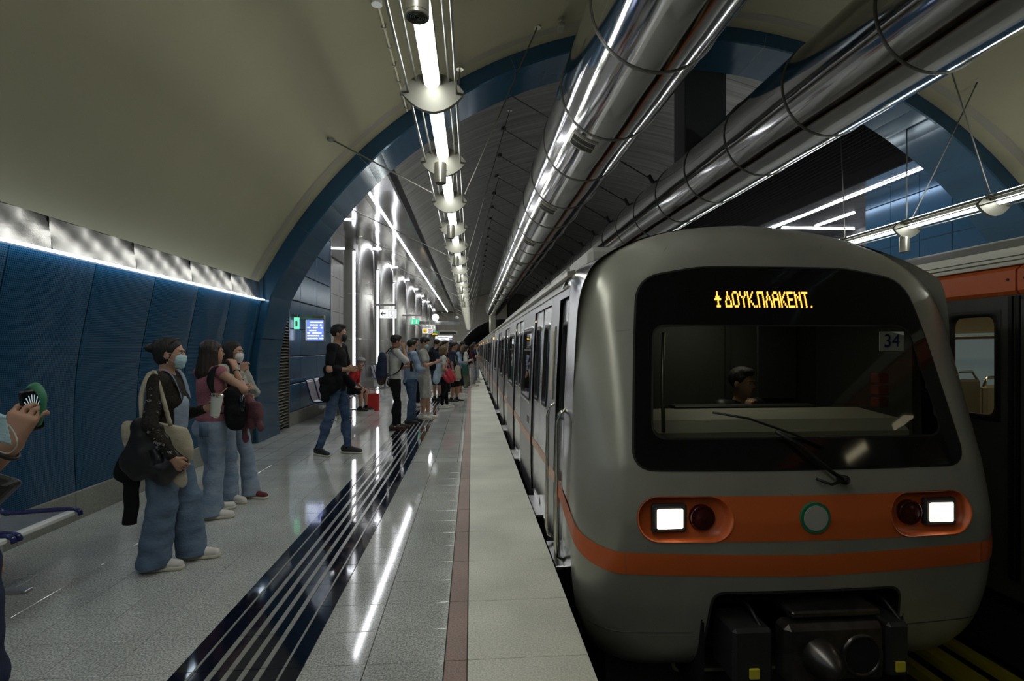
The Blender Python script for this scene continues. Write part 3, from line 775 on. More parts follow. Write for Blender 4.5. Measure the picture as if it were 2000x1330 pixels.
def capsule(cx,cz,hx,hz,n=20):
    p=[]
    for k in range(n+1): a=-math.pi/2+math.pi*k/n; p.append((cx+hx-hz+math.cos(a)*hz,cz+math.sin(a)*hz))
    for k in range(n+1): a=math.pi/2+math.pi*k/n; p.append((cx-hx+hz+math.cos(a)*hz,cz+math.sin(a)*hz))
    return dpoly(p,.05)
podL=capsule(-.77,.515,.285,.132); podR=capsule(.77,.515,.285,.132)
coup=dpoly(rrect([(-.66,-.60),(.62,-.60),(.56,.075),(-.60,.075)],[.02,.02,.07,.07]),.06)
def inside(poly,x,z):
    c=False;n=len(poly);j=n-1
    for i in range(n):
        if (poly[i][1]>z)!=(poly[j][1]>z) and x<(poly[j][0]-poly[i][0])*(z-poly[i][1])/(poly[j][1]-poly[i][1])+poly[i][0]: c=not c
        j=i
    return c
# nose shell
def rin(poly,d):
    out=[]
    for x,z in poly:
        l=math.hypot(x,z-cen[1]); k=(l-d)/l; out.append((x*k,cen[1]+(z-cen[1])*k))
    return out
phs=[90,80,70,60,50,40,30,20,10,0]
rings=[rin(nfull,RC*(1-math.sin(R(ph)))) for ph in phs]
base=rings[-1]
for s in np.linspace(1,0.0,60)[1:-1]: rings.append([(x*s,cen[1]+(z-cen[1])*s) for x,z in base])
v=[(TX+x,3.46 if z<2.0 else 3.46+(z-2.0)*.9,z) for x,z in nfull]; f=[]
for j,poly in enumerate(rings):
    y_=RC*(1-math.cos(R(phs[j] if j<len(phs) else 0)))
    for x,z in poly: v.append((TX+x,lean(z)+.05*x*x+y_,z))
nr=len(rings)+1
def bad(q):
    for i in q:
        x,y,z=v[i]; x-=TX
        if inside(podL,x,z) or inside(podR,x,z) or inside(coup,x,z): return True
    return all(inside(winO,v[i][0]-TX,v[i][2]) for i in q) and any(inside(winI,v[i][0]-TX,v[i][2]) for i in q)
for j in range(nr-1):
    for k in range(NP):
        q=(j*NP+k,j*NP+(k+1)%NP,(j+1)*NP+(k+1)%NP,(j+1)*NP+k)
        if not bad(q): f.append(q)
m=MB(); m.add(v,f)
v.append((TX,lean(.9),.9)); 
T(m,'cab_shell','mask_shell',smooth=True,label='pale grey-green moulded cab front with scuff marks')
AB=[math.atan2(p[1]-cen[1],p[0]) for p in hp]; RB=[math.hypot(p[1]-cen[1],p[0]) for p in hp]
def bodyp(x,z):
    a=math.atan2(z-cen[1],abs(x)); r_=float(np.interp(a,AB,RB)); return (math.copysign(math.cos(a)*r_,x) if abs(x)>1e-6 else 0,cen[1]+math.sin(a)*r_)
m=MB(); vs=[]; yr=lambda z,y0:y0+max(0,(z-2.0))*.9
for t_ in (0,.25,.5,.75,1.0):
    for x,z in nfull:
        bx_0,bz_0=bodyp(x,z); e_=t_*t_*(3-2*t_); vs.append((TX+x+(bx_0-x)*e_,yr(z,3.46)*(1-t_)+yr(z,3.73)*t_,z+(bz_0-z)*e_))
n0=len(vs)
m.add(vs,[(j*NP+k,j*NP+(k+1)%NP,(j+1)*NP+(k+1)%NP,(j+1)*NP+k) for j in range(4) for k in range(NP)])
ridx=[k for k in range(NP) if nfull[k][1]>1.93]
ridx.sort(key=lambda k:-nfull[k][0]); vs2=[]
for k in ridx:
    X_,Y_,Z_=vs[4*NP+k]; vs2+=[(X_,Y_,Z_),(X_,4.16,Z_)]
m.add(vs2,[(2*i,2*i+1,2*i+3,2*i+2) for i in range(len(ridx)-1)])
T(m,'cab_side','stainless',smooth=True)
def patch(outer,eps,inner=None,rings_=8,c=None,depth=0):
    m=MB(); n=len(outer); vs=[];fs=[]
    if inner is None:
        cx=c[0] if c else sum(p[0] for p in outer)/n; cz=c[1] if c else sum(p[1] for p in outer)/n
        for r_ in range(rings_+1):
            s=1-r_/rings_*.999
            for x,z in outer: X=cx+(x-cx)*s; Z=cz+(z-cz)*s; vs.append((TX+X,yf(X,Z)-eps+depth,Z))
    else:
        # resample inner to match outer by angle
        cx=sum(p[0] for p in inner)/len(inner); cz=sum(p[1] for p in inner)/len(inner)
        def ray(poly,ang):
            dx,dz=math.cos(ang),math.sin(ang);best=0
            for i in range(len(poly)):
                a=poly[i-1];b_=poly[i]; ex,ez=b_[0]-a[0],b_[1]-a[1]; den=dx*ez-dz*ex
                if abs(den)<1e-9: continue
                t=((a[0]-cx)*ez-(a[1]-cz)*ex)/den; u=((a[0]-cx)*dz-(a[1]-cz)*dx)/den
                if t>0 and -1e-6<=u<=1+1e-6: best=max(best,t)
            return (cx+dx*best,cz+dz*best)
        inn=[ray(inner,math.atan2(z-cz,x-cx)) for x,z in outer]
        for r_ in range(rings_+1):
            s=r_/rings_
            for (x,z),(a,b_) in zip(outer,inn): X=x+(a-x)*s; Z=z+(b_-z)*s; vs.append((TX+X,yf(X,Z)-eps+depth,Z))
    for r_ in range(rings_):
        for k in range(n): fs.append((r_*n+k,r_*n+(k+1)%n,(r_+1)*n+(k+1)%n,(r_+1)*n+k))
    m.add(vs,fs); return m
def grow(poly,d): return offs(poly,-d)
T(patch(grow(winO,.012),.004,winO,2),'window_gasket','rubber',smooth=True)
T(patch(winO,.007,winI,6),'window_surround','black_gloss',smooth=True,label='black gloss band around the windscreen')
T(patch(winI,.003,rings_=10),'windscreen','windshield',smooth=True)
T(patch(grow(winI,.012),.010,winI,2),'inner_gasket','rubber',smooth=True)
T(patch([(x,z) for x,z in grow(coup,.035)],.003,coup,2),'opening_rim','mask_shell',smooth=True)
T(patch(offs(coup,-.012),.006,offs(coup,.004),1),'opening_lip','train_dark',smooth=True)
# stripes
def band(xs,zc,hz,eps):
    m=MB(); vs=[];K=5
    for x in xs:
        for k in range(K+1):
            z=zc-hz+2*hz*k/K; vs.append((TX+x,yf(x,z)-eps,z))
    n=len(xs); m.add(vs,[(i*(K+1)+k,(i+1)*(K+1)+k,(i+1)*(K+1)+k+1,i*(K+1)+k+1) for i in range(n-1) for k in range(K)]); return m
m=MB(); vs=[]; K=16
for t in np.linspace(-1,1,60):
    for k in range(K+1):
        dz=-.131+.262*k/K; X=t*(.617-math.sqrt(max(0,.132**2-dz*dz))+.004); vs.append((TX+X,yf(X,.515+dz)-.003,.515+dz))
m.add(vs,[(i*(K+1)+k,(i+1)*(K+1)+k,(i+1)*(K+1)+k+1,i*(K+1)+k+1) for i in range(59) for k in range(K)])
T(m,'orange_band','orange',smooth=True)
for pod,sg in ((podL,-1),(podR,1)):
    e=empty('lamp_housing',(0,0,0),parent=tr); e['tr']=1
    T(patch(grow(pod,.036),.0015,pod,2),'collar','mask_shell',smooth=True)
    # recessed bowl
    n=len(pod); cx=sg*.77; vs=[];fs=[]
    lv=[(1.0,-.008),(.985,-.010),(.965,-.004),(.93,.03),(.86,.055),(.5,.06),(.01,.06)]
    for s,d in lv:
        for x,z in pod: X=cx+(x-cx)*(1-(1-s)*.5); Z=.515+(z-.515)*s; 
        for x,z in pod: X=cx+(x-cx)*s; Z=.515+(z-.515)*s; vs.append((TX+X,yf(X,Z)+d,Z))
    for r_ in range(len(lv)-1):
        for k in range(n): fs.append((r_*n+k,r_*n+(k+1)%n,(r_+1)*n+(k+1)%n,(r_+1)*n+k))
    m=MB(); m.add(vs,fs); T(m,'bowl','orange',e,True)
    lx=cx+sg*.085; rx=cx-sg*.115; yb=yf(lx,.515)+.06
    m=MB(); m.box(TX+lx-.105,TX+lx+.105,yb-.045,yb,.515-.085,.515+.085,.012); T(m,'lamp_frame','train_dark',e)
    m=MB(); m.box(TX+lx-.078,TX+lx+.078,yb-.052,yb-.04,.515-.058,.515+.058,.006); T(m,'headlight','headlight',e)
    yb=yf(rx,.515)+.06
    m=MB(); 
    vs=[];n2=28
    for r_,d in ((.075,0),(.075,-.03),(.068,-.035),(.06,-.03),(.04,-.045),(.001,-.05)): vs+=[(TX+rx+math.cos(2*math.pi*k/n2)*r_,yb+d,.515+math.sin(2*math.pi*k/n2)*r_) for k in range(n2)]
    m.add(vs,[(j*n2+k,j*n2+(k+1)%n2,(j+1)*n2+(k+1)%n2,(j+1)*n2+k) for j in range(5) for k in range(n2)]); T(m,'tail_light','red_lens',e,True)
# badge
y=yf(0,.515)
m=MB(); m.prism([(TX+math.cos(2*math.pi*k/40)*.092,.52+math.sin(2*math.pi*k/40)*.092) for k in range(40)],'y',y-.016,y+.002); T(m,'badge_ring','green_ring',auto=40)
m=MB(); m.prism([(TX+math.cos(2*math.pi*k/40)*.074,.52+math.sin(2*math.pi*k/40)*.074) for k in range(40)],'y',y-.02,y-.015); T(m,'badge_disc','badge')
# lower stripe wrapping round to the side
m=MB(); vs=[];K=3
path=[]
for x in np.linspace(1.12,-1.12,50): path.append(x)
def lowz(x): return .235+.02*abs(x)
for x in path:
    for k in range(K+1):
        z=lowz(x)-.065+.13*k/K; vs.append((TX+x,yf(x,z)-.003,z))
m.add(vs,[(i*(K+1)+k,(i+1)*(K+1)+k,(i+1)*(K+1)+k+1,i*(K+1)+k+1) for i in range(len(path)-1) for k in range(K)]); T(m,'lower_stripe','orange',smooth=True)
for sg in (-1,1):
    m=MB(); vs=[]
    for j in range(25):
        t=j/24
        for k in range(K+1):
            z0=.257+(.507-.257)*t**1.4-.065+.13*k/K
            if t<.5:
                x=1.12+(hwz(z0)-.004-1.12)*math.sin(t/.5*math.pi/2); y=yf(x,z0) if hwz(z0)-x>.02 else None
                a=t/.5; d=hwz(z0)-x
                y=yf(x,z0)
                vs.append((TX+sg*(x+.003),y-.003,z0)); yl=y
            else:
                a=(t-.5)/.5; y0_=lean(z0)+.05*1.36**2+RC; vs.append((TX+sg*(hwz(z0)+.004),y0_-.03+a*(4.0-y0_+.03),z0))
    m.add(vs,[(i*(K+1)+k,(i+1)*(K+1)+k,(i+1)*(K+1)+k+1,i*(K+1)+k+1) for i in range(24) for k in range(K)]); T(m,'lower_stripe','orange',smooth=True)
# horizontal seam of the lower apron
for a_,b_ in ((-1.3,-.7),(.66,1.3)):
    m=MB(); m.tube([(TX+x,yf(x,-.18)-.0,-.18) for x in np.linspace(a_,b_,14)],.004,4)
    T(m,'apron_seam','train_dark')
# scuffs: thin dirt marks modelled as flat decals
m=MB(); rr=random.Random(3)
for (x,z,l,an) in ((-.98,.62,.05,.6),(-.97,.66,.03,.9),(-.7,.62,.02,.4),(.62,.66,.03,.5),(.8,.7,.025,.7),(-.62,.66,.02,.2),(-1.1,1.62,.12,.1),(.4,2.2,.05,.8),(-.7,2.2,.06,.9),(-.72,2.17,.05,.8),(.1,.7,.02,.3),(-.15,.66,.03,-.5),(1.05,.64,.03,.4),(-.95,1.45,.04,.3)):
        x1=x+rr.uniform(-.02,.02);z1=z+rr.uniform(-.015,.015);ll=l*rr.uniform(.3,1)
        x2=x1+math.cos(an)*ll;z2=z1+math.sin(an)*ll
        m.add([(TX+x1,yf(x1,z1)-.001,z1),(TX+x2,yf(x2,z2)-.001,z2),(TX+x2,yf(x2,z2+.002)-.001,z2+.0025),(TX+x1,yf(x1,z1+.002)-.001,z1+.0015)],[(0,1,2,3)])
T(m,'scuff_marks','scuff')
# LED destination board behind the glass band
FONT={'D':['00100','00100','01010','01010','10001','10001','11111'],'O':['01110','10001','10001','10001','10001','10001','01110'],'Y':['10001','10001','01010','00100','00100','00100','00100'],'K':['10001','10010','10100','11000','10100','10010','10001'],'.':['0','0','0','0','0','0','1'],'P':['11111','10001','10001','10001','10001','10001','10001'],'L':['00100','00100','01010','01010','10001','10001','10001'],'A':['01110','10001','10001','11111','10001','10001','10001'],'E':['11111','10000','10000','11110','10000','10000','11111'],'N':['10001','11001','10101','10011','10001','10001','10001'],'T':['11111','00100','00100','00100','00100','00100','00100'],' ':['0']*7,'#':['00100','00100','01110','11111','00100','00100','01110']}
msg='# DOYK.PLAKENT.'
m=MB(); cols=sum(len(FONT[c][0])+1 for c in msg); px=.66/cols; x=-.44; zt=1.885; sl_=.0
for ch in msg:
    g=FONT[ch]
    for r_ in range(7):
        for c_ in range(len(g[0])):
            if g[r_][c_]=='1':
                X=x+c_*px; Z=zt-r_*.0155; Y=yf(X,Z)-.011
                w_=px*.5;h_=.0068
                m.add([(TX+X-w_,Y,Z-h_),(TX+X+w_,Y,Z-h_),(TX+X+w_,Y,Z+h_),(TX+X-w_,Y,Z+h_)],[(0,1,2,3)])
    x+=(len(g[0])+1)*px
T(m,'destination_text','led_orange',kind='stuff',label='orange dot-matrix destination text behind the black glass')
# wiper
e=empty('wiper',parent=tr); e['tr']=1
W=lambda x,z,o:(TX+x,yf(x,z)-o,z)
m=MB(); m.tube([W(.17,.745,.05),W(.10,.79,.06),W(-.08,.95,.055),W(-.2,1.02,.05)],.012,8); T(m,'wiper_arm','rubber',e,True)
m=MB(); m.tube([W(.19,.735,-.0),W(.18,.742,.06)],.028,12); m.tube([W(.02,.745,.03),W(.1,.715,.045),W(.17,.735,.05)],.009,6);T(m,'wiper_pivot','rubber',e,True)
m=MB(); m.tube([W(-.56,1.13,.03),W(-.35,1.095,.035),W(-.08,1.0,.035),W(.1,.92,.03)],.008,6); T(m,'wiper_blade','rubber',e,True)
# coupler
e=empty('coupler',parent=tr); e['tr']=1
m=MB(); 
cb=[(-.66,.075),(-.66,-.6),(.62,-.6),(.62,.075)]
m.box(TX-.62,TX+.58,3.5,3.52,-.6,.06); m.box(TX-.62,TX+.58,3.06,3.5,.05,.07); m.box(TX-.66,TX-.64,3.04,3.5,-.6,.06); m.box(TX+.60,TX+.62,3.04,3.5,-.6,.06); T(m,'coupler_bay','gap',e)
CX=TX+.06
m=MB(); m.box(CX-.30,CX+.30,2.86,3.0,-.40,-.06,.03); m.box(CX-.24,CX+.3,2.9,3.2,-.04,.0,.01); m.box(CX-.36,CX+.1,2.85,2.92,-.47,-.42,.01); T(m,'coupler_head','coupler',e)
m=MB(); vs=[];n2=28
for r_,d in ((.11,0),(.10,-.05),(.07,-.12),(.03,-.16),(.001,-.165)): vs+=[(CX-.10+math.cos(2*math.pi*k/n2)*r_,2.86+d,-.24+math.sin(2*math.pi*k/n2)*r_) for k in range(n2)]
m.add(vs,[(j*n2+k,j*n2+(k+1)%n2,(j+1)*n2+(k+1)%n2,(j+1)*n2+k) for j in range(4) for k in range(n2)]); T(m,'coupler_cone','coupler',e,True)
m=MB(); disc(m,(CX+.15,2.853,-.24),.10,'y',.004,28); T(m,'coupler_socket','gap',e)
m=MB(); vs=[]
for r_,d in ((.10,0),(.105,-.012),(.12,-.012),(.125,0)): vs+=[(CX+.15+math.cos(2*math.pi*k/n2)*r_,2.858+d,-.24+math.sin(2*math.pi*k/n2)*r_) for k in range(n2)]
m.add(vs,[(j*n2+k,j*n2+(k+1)%n2,(j+1)*n2+(k+1)%n2,(j+1)*n2+k) for j in range(3) for k in range(n2)]); T(m,'socket_ring','coupler',e,True)
for x0_,x1_ in ((-.58,-.34),(.36,.5)):
    m=MB(); m.box(CX+x0_,CX+x1_,2.92,3.2,-.42,-.1,.02); T(m,'contact_box','train_dark',e)
    m=MB(); m.box(CX+(x0_+x1_)/2-.03,CX+(x0_+x1_)/2+.03,2.905,2.92,-.38,-.32,.004); T(m,'yellow_mark','yellow_mark',e)
for x0_,z0 in ((-.45,.0),(-.25,.02),(.2,.02),(.42,.0)):
    m=MB(); m.tube([(CX+x0_,3.3,z0),(CX+x0_+.03,3.05,z0-.03),(CX+x0_+.06,2.96,z0-.12),(CX+x0_+.03,2.95,z0-.2)],.014,8)
    T(m,'air_hose','rubber',e,True)
m=MB(); m.tube([(CX,2.92,-.24),(CX,3.5,-.24)],.08,12); T(m,'drawbar','train_dark',e,True)
# cab interior
m=MB(); m.box(TX-1.29,TX+1.29,3.5,3.52,-.4,-.1); T(m,'cab_floor_edge','train_dark')
e=empty('driver_cab',parent=tr); e['tr']=1
ld=bpy.data.lights.new('cab_fill','AREA'); ld.energy=3.0; ld.size=.5; ld.color=(1,.95,.8); lo=bpy.data.objects.new('cab_fill',ld); lo.location=(0,1.1,1.93); link(lo,e)  # unseen fill light, added to brighten the cab interior
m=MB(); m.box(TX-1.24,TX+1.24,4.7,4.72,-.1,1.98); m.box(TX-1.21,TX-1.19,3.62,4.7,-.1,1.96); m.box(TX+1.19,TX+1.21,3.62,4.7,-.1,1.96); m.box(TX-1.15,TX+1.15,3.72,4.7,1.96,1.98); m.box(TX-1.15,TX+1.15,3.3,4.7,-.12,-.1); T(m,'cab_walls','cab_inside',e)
m=MB(); m.prism([(3.27,.70),(3.27,.98),(3.36,1.05),(3.75,1.08),(3.85,1.02),(3.85,.6)],'x',TX-1.0,TX+.86); T(m,'dashboard','dash',e)
m=MB(); m.box(TX-.55,TX+.55,3.74,3.86,1.075,1.10,.01); T(m,'console_hood','train_dark',e)
m=MB(); m.box(TX+.60,TX+.98,4.66,4.69,1.05,1.9,.01); m.box(TX-.4,TX-.36,4.66,4.69,-.1,2.0); m.box(TX+.3,TX+.34,4.66,4.69,-.1,2.0); T(m,'rear_door','train_dark',e)
for q in range(3):
    m=MB(); m.box(TX+.85,TX+.93,3.52,3.60,1.10+.085*q,1.17+.085*q,.006); T(m,'file_box','file_red',e)
m=MB(); x_,z_=.78,1.575; y_=yf(x_,z_)+.01; m.box(TX+.66,TX+.83,y_,y_+.004,1.50,1.63); T(m,'number_card','white_paint',e)
t=text('number_text','34',.12,(.745,y_-OY-.002,1.565),(R(90),0,R(3)),'blue_sign',tr)
m=MB(); m.tube([W(-.84,1.0,-.06),W(-.82,1.3,-.05),W(-.78,1.62,-.05)],.012,6); T(m,'side_bar','rod',e,True)
# ---- body side
def sx(z): return hwz(z)
def side_sheet(y0,y1,z0,z1,off,nz=8,sgn=-1):
    m=MB(); vs=[]
    for j in range(2):
        y=(y0,y1)[j]
        for k in range(nz+1):
            z=z0+(z1-z0)*k/nz; vs.append((TX+sgn*(sx(z)+off),y,z))
    m.add(vs,[(k,k+1,nz+2+k,nz+1+k) for k in range(nz)]); return m
def side_ring(y0,y1,z0,z1,off,w_,sgn=-1):
    m=MB(); 
    po=rrect([(y0,z0),(y1,z0),(y1,z1),(y0,z1)],.07,5); c_=((y0+y1)/2,(z0+z1)/2)
    pi_=[(c_[0]+(a-c_[0])*(1-2*w_/(y1-y0)),c_[1]+(b_-c_[1])*(1-2*w_/(z1-z0))) for a,b_ in po]; n=len(po)
    vs=[(TX+sgn*(sx(z)+off-.02),y,z) for y,z in po]+[(TX+sgn*(sx(z)+off),y,z) for y,z in po]+[(TX+sgn*(sx(z)+off),y,z) for y,z in pi_]+[(TX+sgn*(sx(z)+off-.035),y,z) for y,z in pi_]
    m.add(vs,[(j*n+k,j*n+(k+1)%n,(j+1)*n+(k+1)%n,(j+1)*n+k) for j in range(3) for k in range(n)]); return m,pi_
def side_poly(pi_,off,sgn=-1):
    m=MB(); n=len(pi_); c_=(sum(p[0] for p in pi_)/n,sum(p[1] for p in pi_)/n)
    m.add([(TX+sgn*(sx(z)+off),y,z) for y,z in pi_]+[(TX+sgn*(sx(c_[1])+off),c_[0],c_[1])],[(k,(k+1)%n,n) for k in range(n)]); return m
gut=[(1.305,2.03),(1.335,2.04),(1.335,2.07),(1.27,2.085)]
cars=[(3.72,16.3),(16.75,29.6),(30.05,42.9),(43.35,61.5)]
def openings_for(ci):
    a,b_=cars[ci]; ds=[]
    if ci==0: ds=[4.6,7.1,9.65,12.35]
    else: ds=[a+1.3+3.15*k for k in range(4 if ci<3 else 5)]
    ws=[]
    for q in range(len(ds)-1): mid=(ds[q]+1.2+ds[q+1])/2; ws.append((mid-.5,mid+.5) if ds[q+1]-ds[q]<2.8 else (mid-.7,mid+.7))
    if ci==0: ws.append((14.2,15.2))
    return ds,ws
for ci,(a,b_) in enumerate(cars):
    ds,ws=openings_for(ci)
    # roof and right side and underside as one body sheet
    m=MB(); rp=[(x,z) for x,z in hp if z>=2.03 or x>=1.19]; 
    prof=[(1.2,-.52)]+[(hwz(z),z) for z in np.linspace(-.5,2.03,14)]+roof+[(-x,z) for x,z in roof[-2::-1]]+[(-1.305,2.03),(-1.31,1.96)]
    
    if ci==0:
        lowp=[(1.2,-.52)]+[(hwz(z),z) for z in np.linspace(-.5,2.0,14)]; m.sheet([(TX+x,z) for x,z in lowp],a,b_,1)
        m.sheet([(TX+x,z) for x,z in roof+[(-x,z) for x,z in roof[-2::-1]]],4.15,b_); m.sheet([(TX+1.305,2.03),(TX+roof[0][0],roof[0][1])],4.15,b_); m.sheet([(TX-1.305,2.03),(TX-roof[0][0],roof[0][1])],4.15,b_)
    else: m.sheet([(TX+x,z) for x,z in prof],a,b_,1)
    m.sheet([(TX-1.24,-.1),(TX+1.24,-.1)],a,b_); T(m,'car_body','roof_grey' ,smooth=True)
    # left side sheeting with openings: columns
    cuts=[a]; 
    items=[('d',d,d+1.2) for d in ds]+[('w',p,q) for p,q in ws]
    if ci==0: items.append(('c',3.78,4.16))
    items.sort(key=lambda t:t[1]); y=a; m=MB()
    def add(ms): 
        n=len(m.v); m.v.extend(ms.v); m.f.extend([tuple(i+n for i in q) for q in ms.f]); m.m.extend([0]*len(ms.f))
    for t,p,q in items:
        add(side_sheet(y,p,-.42,1.965,0,12))
        if t in 'dc': add(side_sheet(p,q,1.90,1.965,0,2)); add(side_sheet(p,q,-.42,-.04,0,3))
        else: add(side_sheet(p,q,1.74,1.965,0,2)); add(side_sheet(p,q,-.42,.92,0,7))
        y=q
    add(side_sheet(y,b_,-.42,1.965,0,12)); add(side_sheet(a,b_,1.965,2.035,-.006,2))
    T(m,'side_panel','stainless_dull',smooth=True)
    m=MB(); m.prism([(TX-x,z) for x,z in gut],'y',a+.03,b_); m.prism([(TX-1.31,1.962),(TX-1.322,1.965),(TX-1.322,1.98),(TX-1.31,1.98)],'y',a+.1,b_); T(m,'gutter','lamp_metal')
    # stripe segments on the fixed sheeting
    y=max(a,4.0)
    for t,p,q in sorted([it for it in items if it[0] in 'd'],key=lambda t:t[1])+[('e',b_,b_)]:
        if p>y+.05: T(side_sheet(y+.01,p-.01,.465,.55,.003,2),'stripe','orange_pale' )
        y=q
    # windows
    for p,q in ws:
        w_=empty('window',parent=tr); w_['tr']=1
        m,pi_=side_ring(p,q,.92,1.74,.012,.035); T(m,'window_frame','rubber',w_,True)
        m2,_=side_ring(p-.03,q+.03,.89,1.77,.008,.032); T(m2,'window_trim','stainless',w_,True)
        T(side_poly(pi_,-.012),'pane','side_glass',w_)
        m=MB(); yy=[p+.05,q-.05]; z=1.5; m.box(TX-sx(z)+.004,TX-sx(z)+.018,yy[0],yy[1],z-.012,z+.012); T(m,'sash_bar','rubber',w_)
    # doors
    for d in ds:
        for L in (0,1):
            p,q=d+.6*L+.008,d+.6*L+.592
            l=empty('door_leaf',parent=tr); l['tr']=1
            c_=((p+q)/2)
            ow,ov=(c_-.15,c_+.17),( .98,1.73)
            m=MB()
            for (ya,yb,za,zb) in ((p,ow[0],-.03,1.9),(ow[1],q,-.03,1.9),(ow[0],ow[1],1.73,1.9),(ow[0],ow[1],-.03,.98)):
                ms=side_sheet(ya,yb,za,zb,-.018,8); n=len(m.v); m.v.extend(ms.v); m.f.extend([tuple(i+n for i in r_) for r_ in ms.f]); m.m.extend([0]*len(ms.f))
            T(m,'leaf_skin','door_steel',l,True)
            m,pi_=side_ring(ow[0],ow[1],.98,1.73,-.006,.03); T(m,'leaf_window_frame','rubber',l,True)
            m,_=side_ring(ow[0]-.025,ow[1]+.025,.955,1.755,-.010,.028); T(m,'leaf_window_trim','stainless',l,True)
            T(side_poly(pi_,-.03),'pane','side_glass',l)
            T(side_sheet(p,q,.465,.55,-.015,2),'leaf_stripe','orange_pale',l)
        m=MB(); 
        for yy in (d+.6,): m.box(TX-1.358,TX-1.30,yy-.007,yy+.007,-.04,1.90)
        m.v=[(x+(1.37-sx(z)),y,z) for x,y,z in m.v]; T(m,'door_seal','rubber')
        m=MB(); m.box(TX-1.43,TX-1.30,d+.28,d+.92,-.055,-.025,.006); m.box(TX-1.42,TX-1.36,d+.38,d+.42,-.12,-.05); m.box(TX-1.42,TX-1.36,d+.78,d+.82,-.12,-.05); T(m,'step_plate','stainless_dull')
        m=MB(); m.box(TX-1.36,TX-1.28,d,d+1.2,-.055,-.03); T(m,'door_sill','stainless')
    # small marks by the windows
    for p,q in ws[:1]:
        m=MB()
        for dy in (0,.12): m.box(TX-1.375,TX-1.366,p+.05+dy,p+.09+dy,.66,.74); 
        T(m,'small_plate','stainless')
    if ci: 
        m=MB(); m.box(TX-1.2,TX+1.2,a-.45,a,-.3,2.2); T(m,'gangway','rubber')
        m=MB(); m.box(TX-1.30,TX+1.30,a-.002,a+.0,-.4,2.03); T(m,'car_end','stainless_dull')
    else:
        m=MB(); m.box(TX-1.30,TX+1.30,b_-.002,b_,-.4,2.03); T(m,'car_end','stainless_dull')
    # interior: far wall, floor, dim lights
    m=MB(); m.box(TX+1.2,TX+1.22,max(a,4.8),b_,0,2.0); m.box(TX-1.25,TX+1.2,max(a,4.8),b_,2.0,2.02); T(m,'saloon_lining','interior')
    m=MB()
    for k in range(5):
        yy=max(a,4.8)+1.2+k*2.4
        if yy+1.2<b_: m.box(TX-.9,TX-.8,yy,yy+1.2,1.985,1.999)
    T(m,'saloon_light','cabin_light')
# cab door, hand rails, vent panel
cdo=empty('cab_door',parent=tr); cdo['tr']=1
T(side_sheet(3.78,4.16,-.03,.98,-.03,8),'door_skin','door_steel',cdo,True)
T(side_sheet(3.78,4.16,1.72,1.90,-.03,2),'door_skin','door_steel',cdo,True)
m,pi_=side_ring(3.82,4.12,.98,1.72,-.02,.03); T(m,'door_window_frame','rubber',cdo,True); T(side_poly(pi_,-.04),'pane','side_glass',cdo)
T(side_sheet(3.78,3.82,-.03,1.9,-.028,8),'door_edge','stainless',cdo,True); T(side_sheet(4.12,4.16,-.03,1.9,-.028,8),'door_edge','stainless',cdo,True)
for yy in (3.735,4.2):
    m=MB(); m.tube([(TX-1.35,yy,1.08),(TX-1.395,yy,1.05),(TX-1.41,yy,.98),(TX-1.42,yy,.1),(TX-1.405,yy,.03),(TX-1.36,yy,.0)],.014,10); T(m,'grab_rail','chrome',smooth=True)
m=MB(); m.box(TX-1.347,TX-1.33,4.28,4.45,1.10,1.70,.005); m.v=[(x+(1.335-sx(z)),y,z) for x,y,z in m.v]; T(m,'side_vent','lamp_metal')
m=MB(); m.box(TX-1.361,TX-1.34,4.305,4.425,1.17,1.66,.0); m.v=[(x+(1.345-sx(z)),y,z) for x,y,z in m.v]; T(m,'vent_screen','cream')
m=MB(); m.tube([(TX-1.3,3.95,1.99),(TX-1.325,3.95,2.0)],.03,10); T(m,'door_lamp','stainless')
m=MB(); m.box(TX-1.43,TX-1.30,3.7,4.2,-.055,-.025,.006); T(m,'step_plate','stainless')
m=MB(); m.box(TX-1.1,TX+1.1,3.56,60,-1.0,-.42); T(m,'underframe','train_dark')
m=MB(); 
for k in range(9): m.box(TX-.9,TX+.9,5.0+1.45*k,6.0+1.45*k,2.30,2.5,.05)
T(m,'roof_unit','roof_grey')
# small amber door lamps on the far cars
m=MB()
for yy in (16.5,24,31,38,46): m.box(TX-1.335,TX-1.31,yy,yy+.12,1.80,1.86)
T(m,'marker_lamp','led_orange')
# ------------------------------------------------------------------ parked train on the other track
X2=4.25
t2=empty('train',(X2+1.35,4,0),0,'dark parked metro train with an orange roof band on the far track','train')
def Q(m,name,mat,parent=t2,smooth=False,label=None,kind=None):
    m.v=[(x-X2-1.35,y-4,z) for x,y,z in m.v]; return m.build(name,mat,parent,smooth,label,kind=kind)
Y2a,Y2b=-7,52
m=MB(); m.sheet([(X2+1.35-.0,2.62),(X2+.8,2.55),(X2+.35,2.44),(X2+.12,2.32)][::-1],Y2a,Y2b); m.sheet([(X2+1.35,2.62),(X2+1.9,2.55),(X2+2.35,2.44),(X2+2.6,2.3),(X2+2.7,1.9),(X2+2.7,-.4)],Y2a,Y2b); Q(m,'roof_shell','roof_grey',smooth=True)
m=MB(); 
for za,zb,dx in ((2.17,2.21,.02),(2.215,2.25,.05),(2.255,2.33,.09)): m.box(X2+dx-.03,X2+dx+.3,Y2a,Y2b,za,zb,.006)
Q(m,'roof_rail','lamp_metal')
m=MB()
segs=[(Y2a,.8),(.81,3.78),(3.79,7.6),(7.61,11),(11.01,20),(20.01,Y2b)]
for a_,b_ in segs: 
    m=MB(); m.prism([(X2-.005,1.94),(X2-.03,1.97),(X2-.03,2.13),(X2+.02,2.17),(X2+.05,2.17),(X2+.05,1.94)],'y',a_+.004,b_-.004); Q(m,'orange_panel','orange')
m=MB()
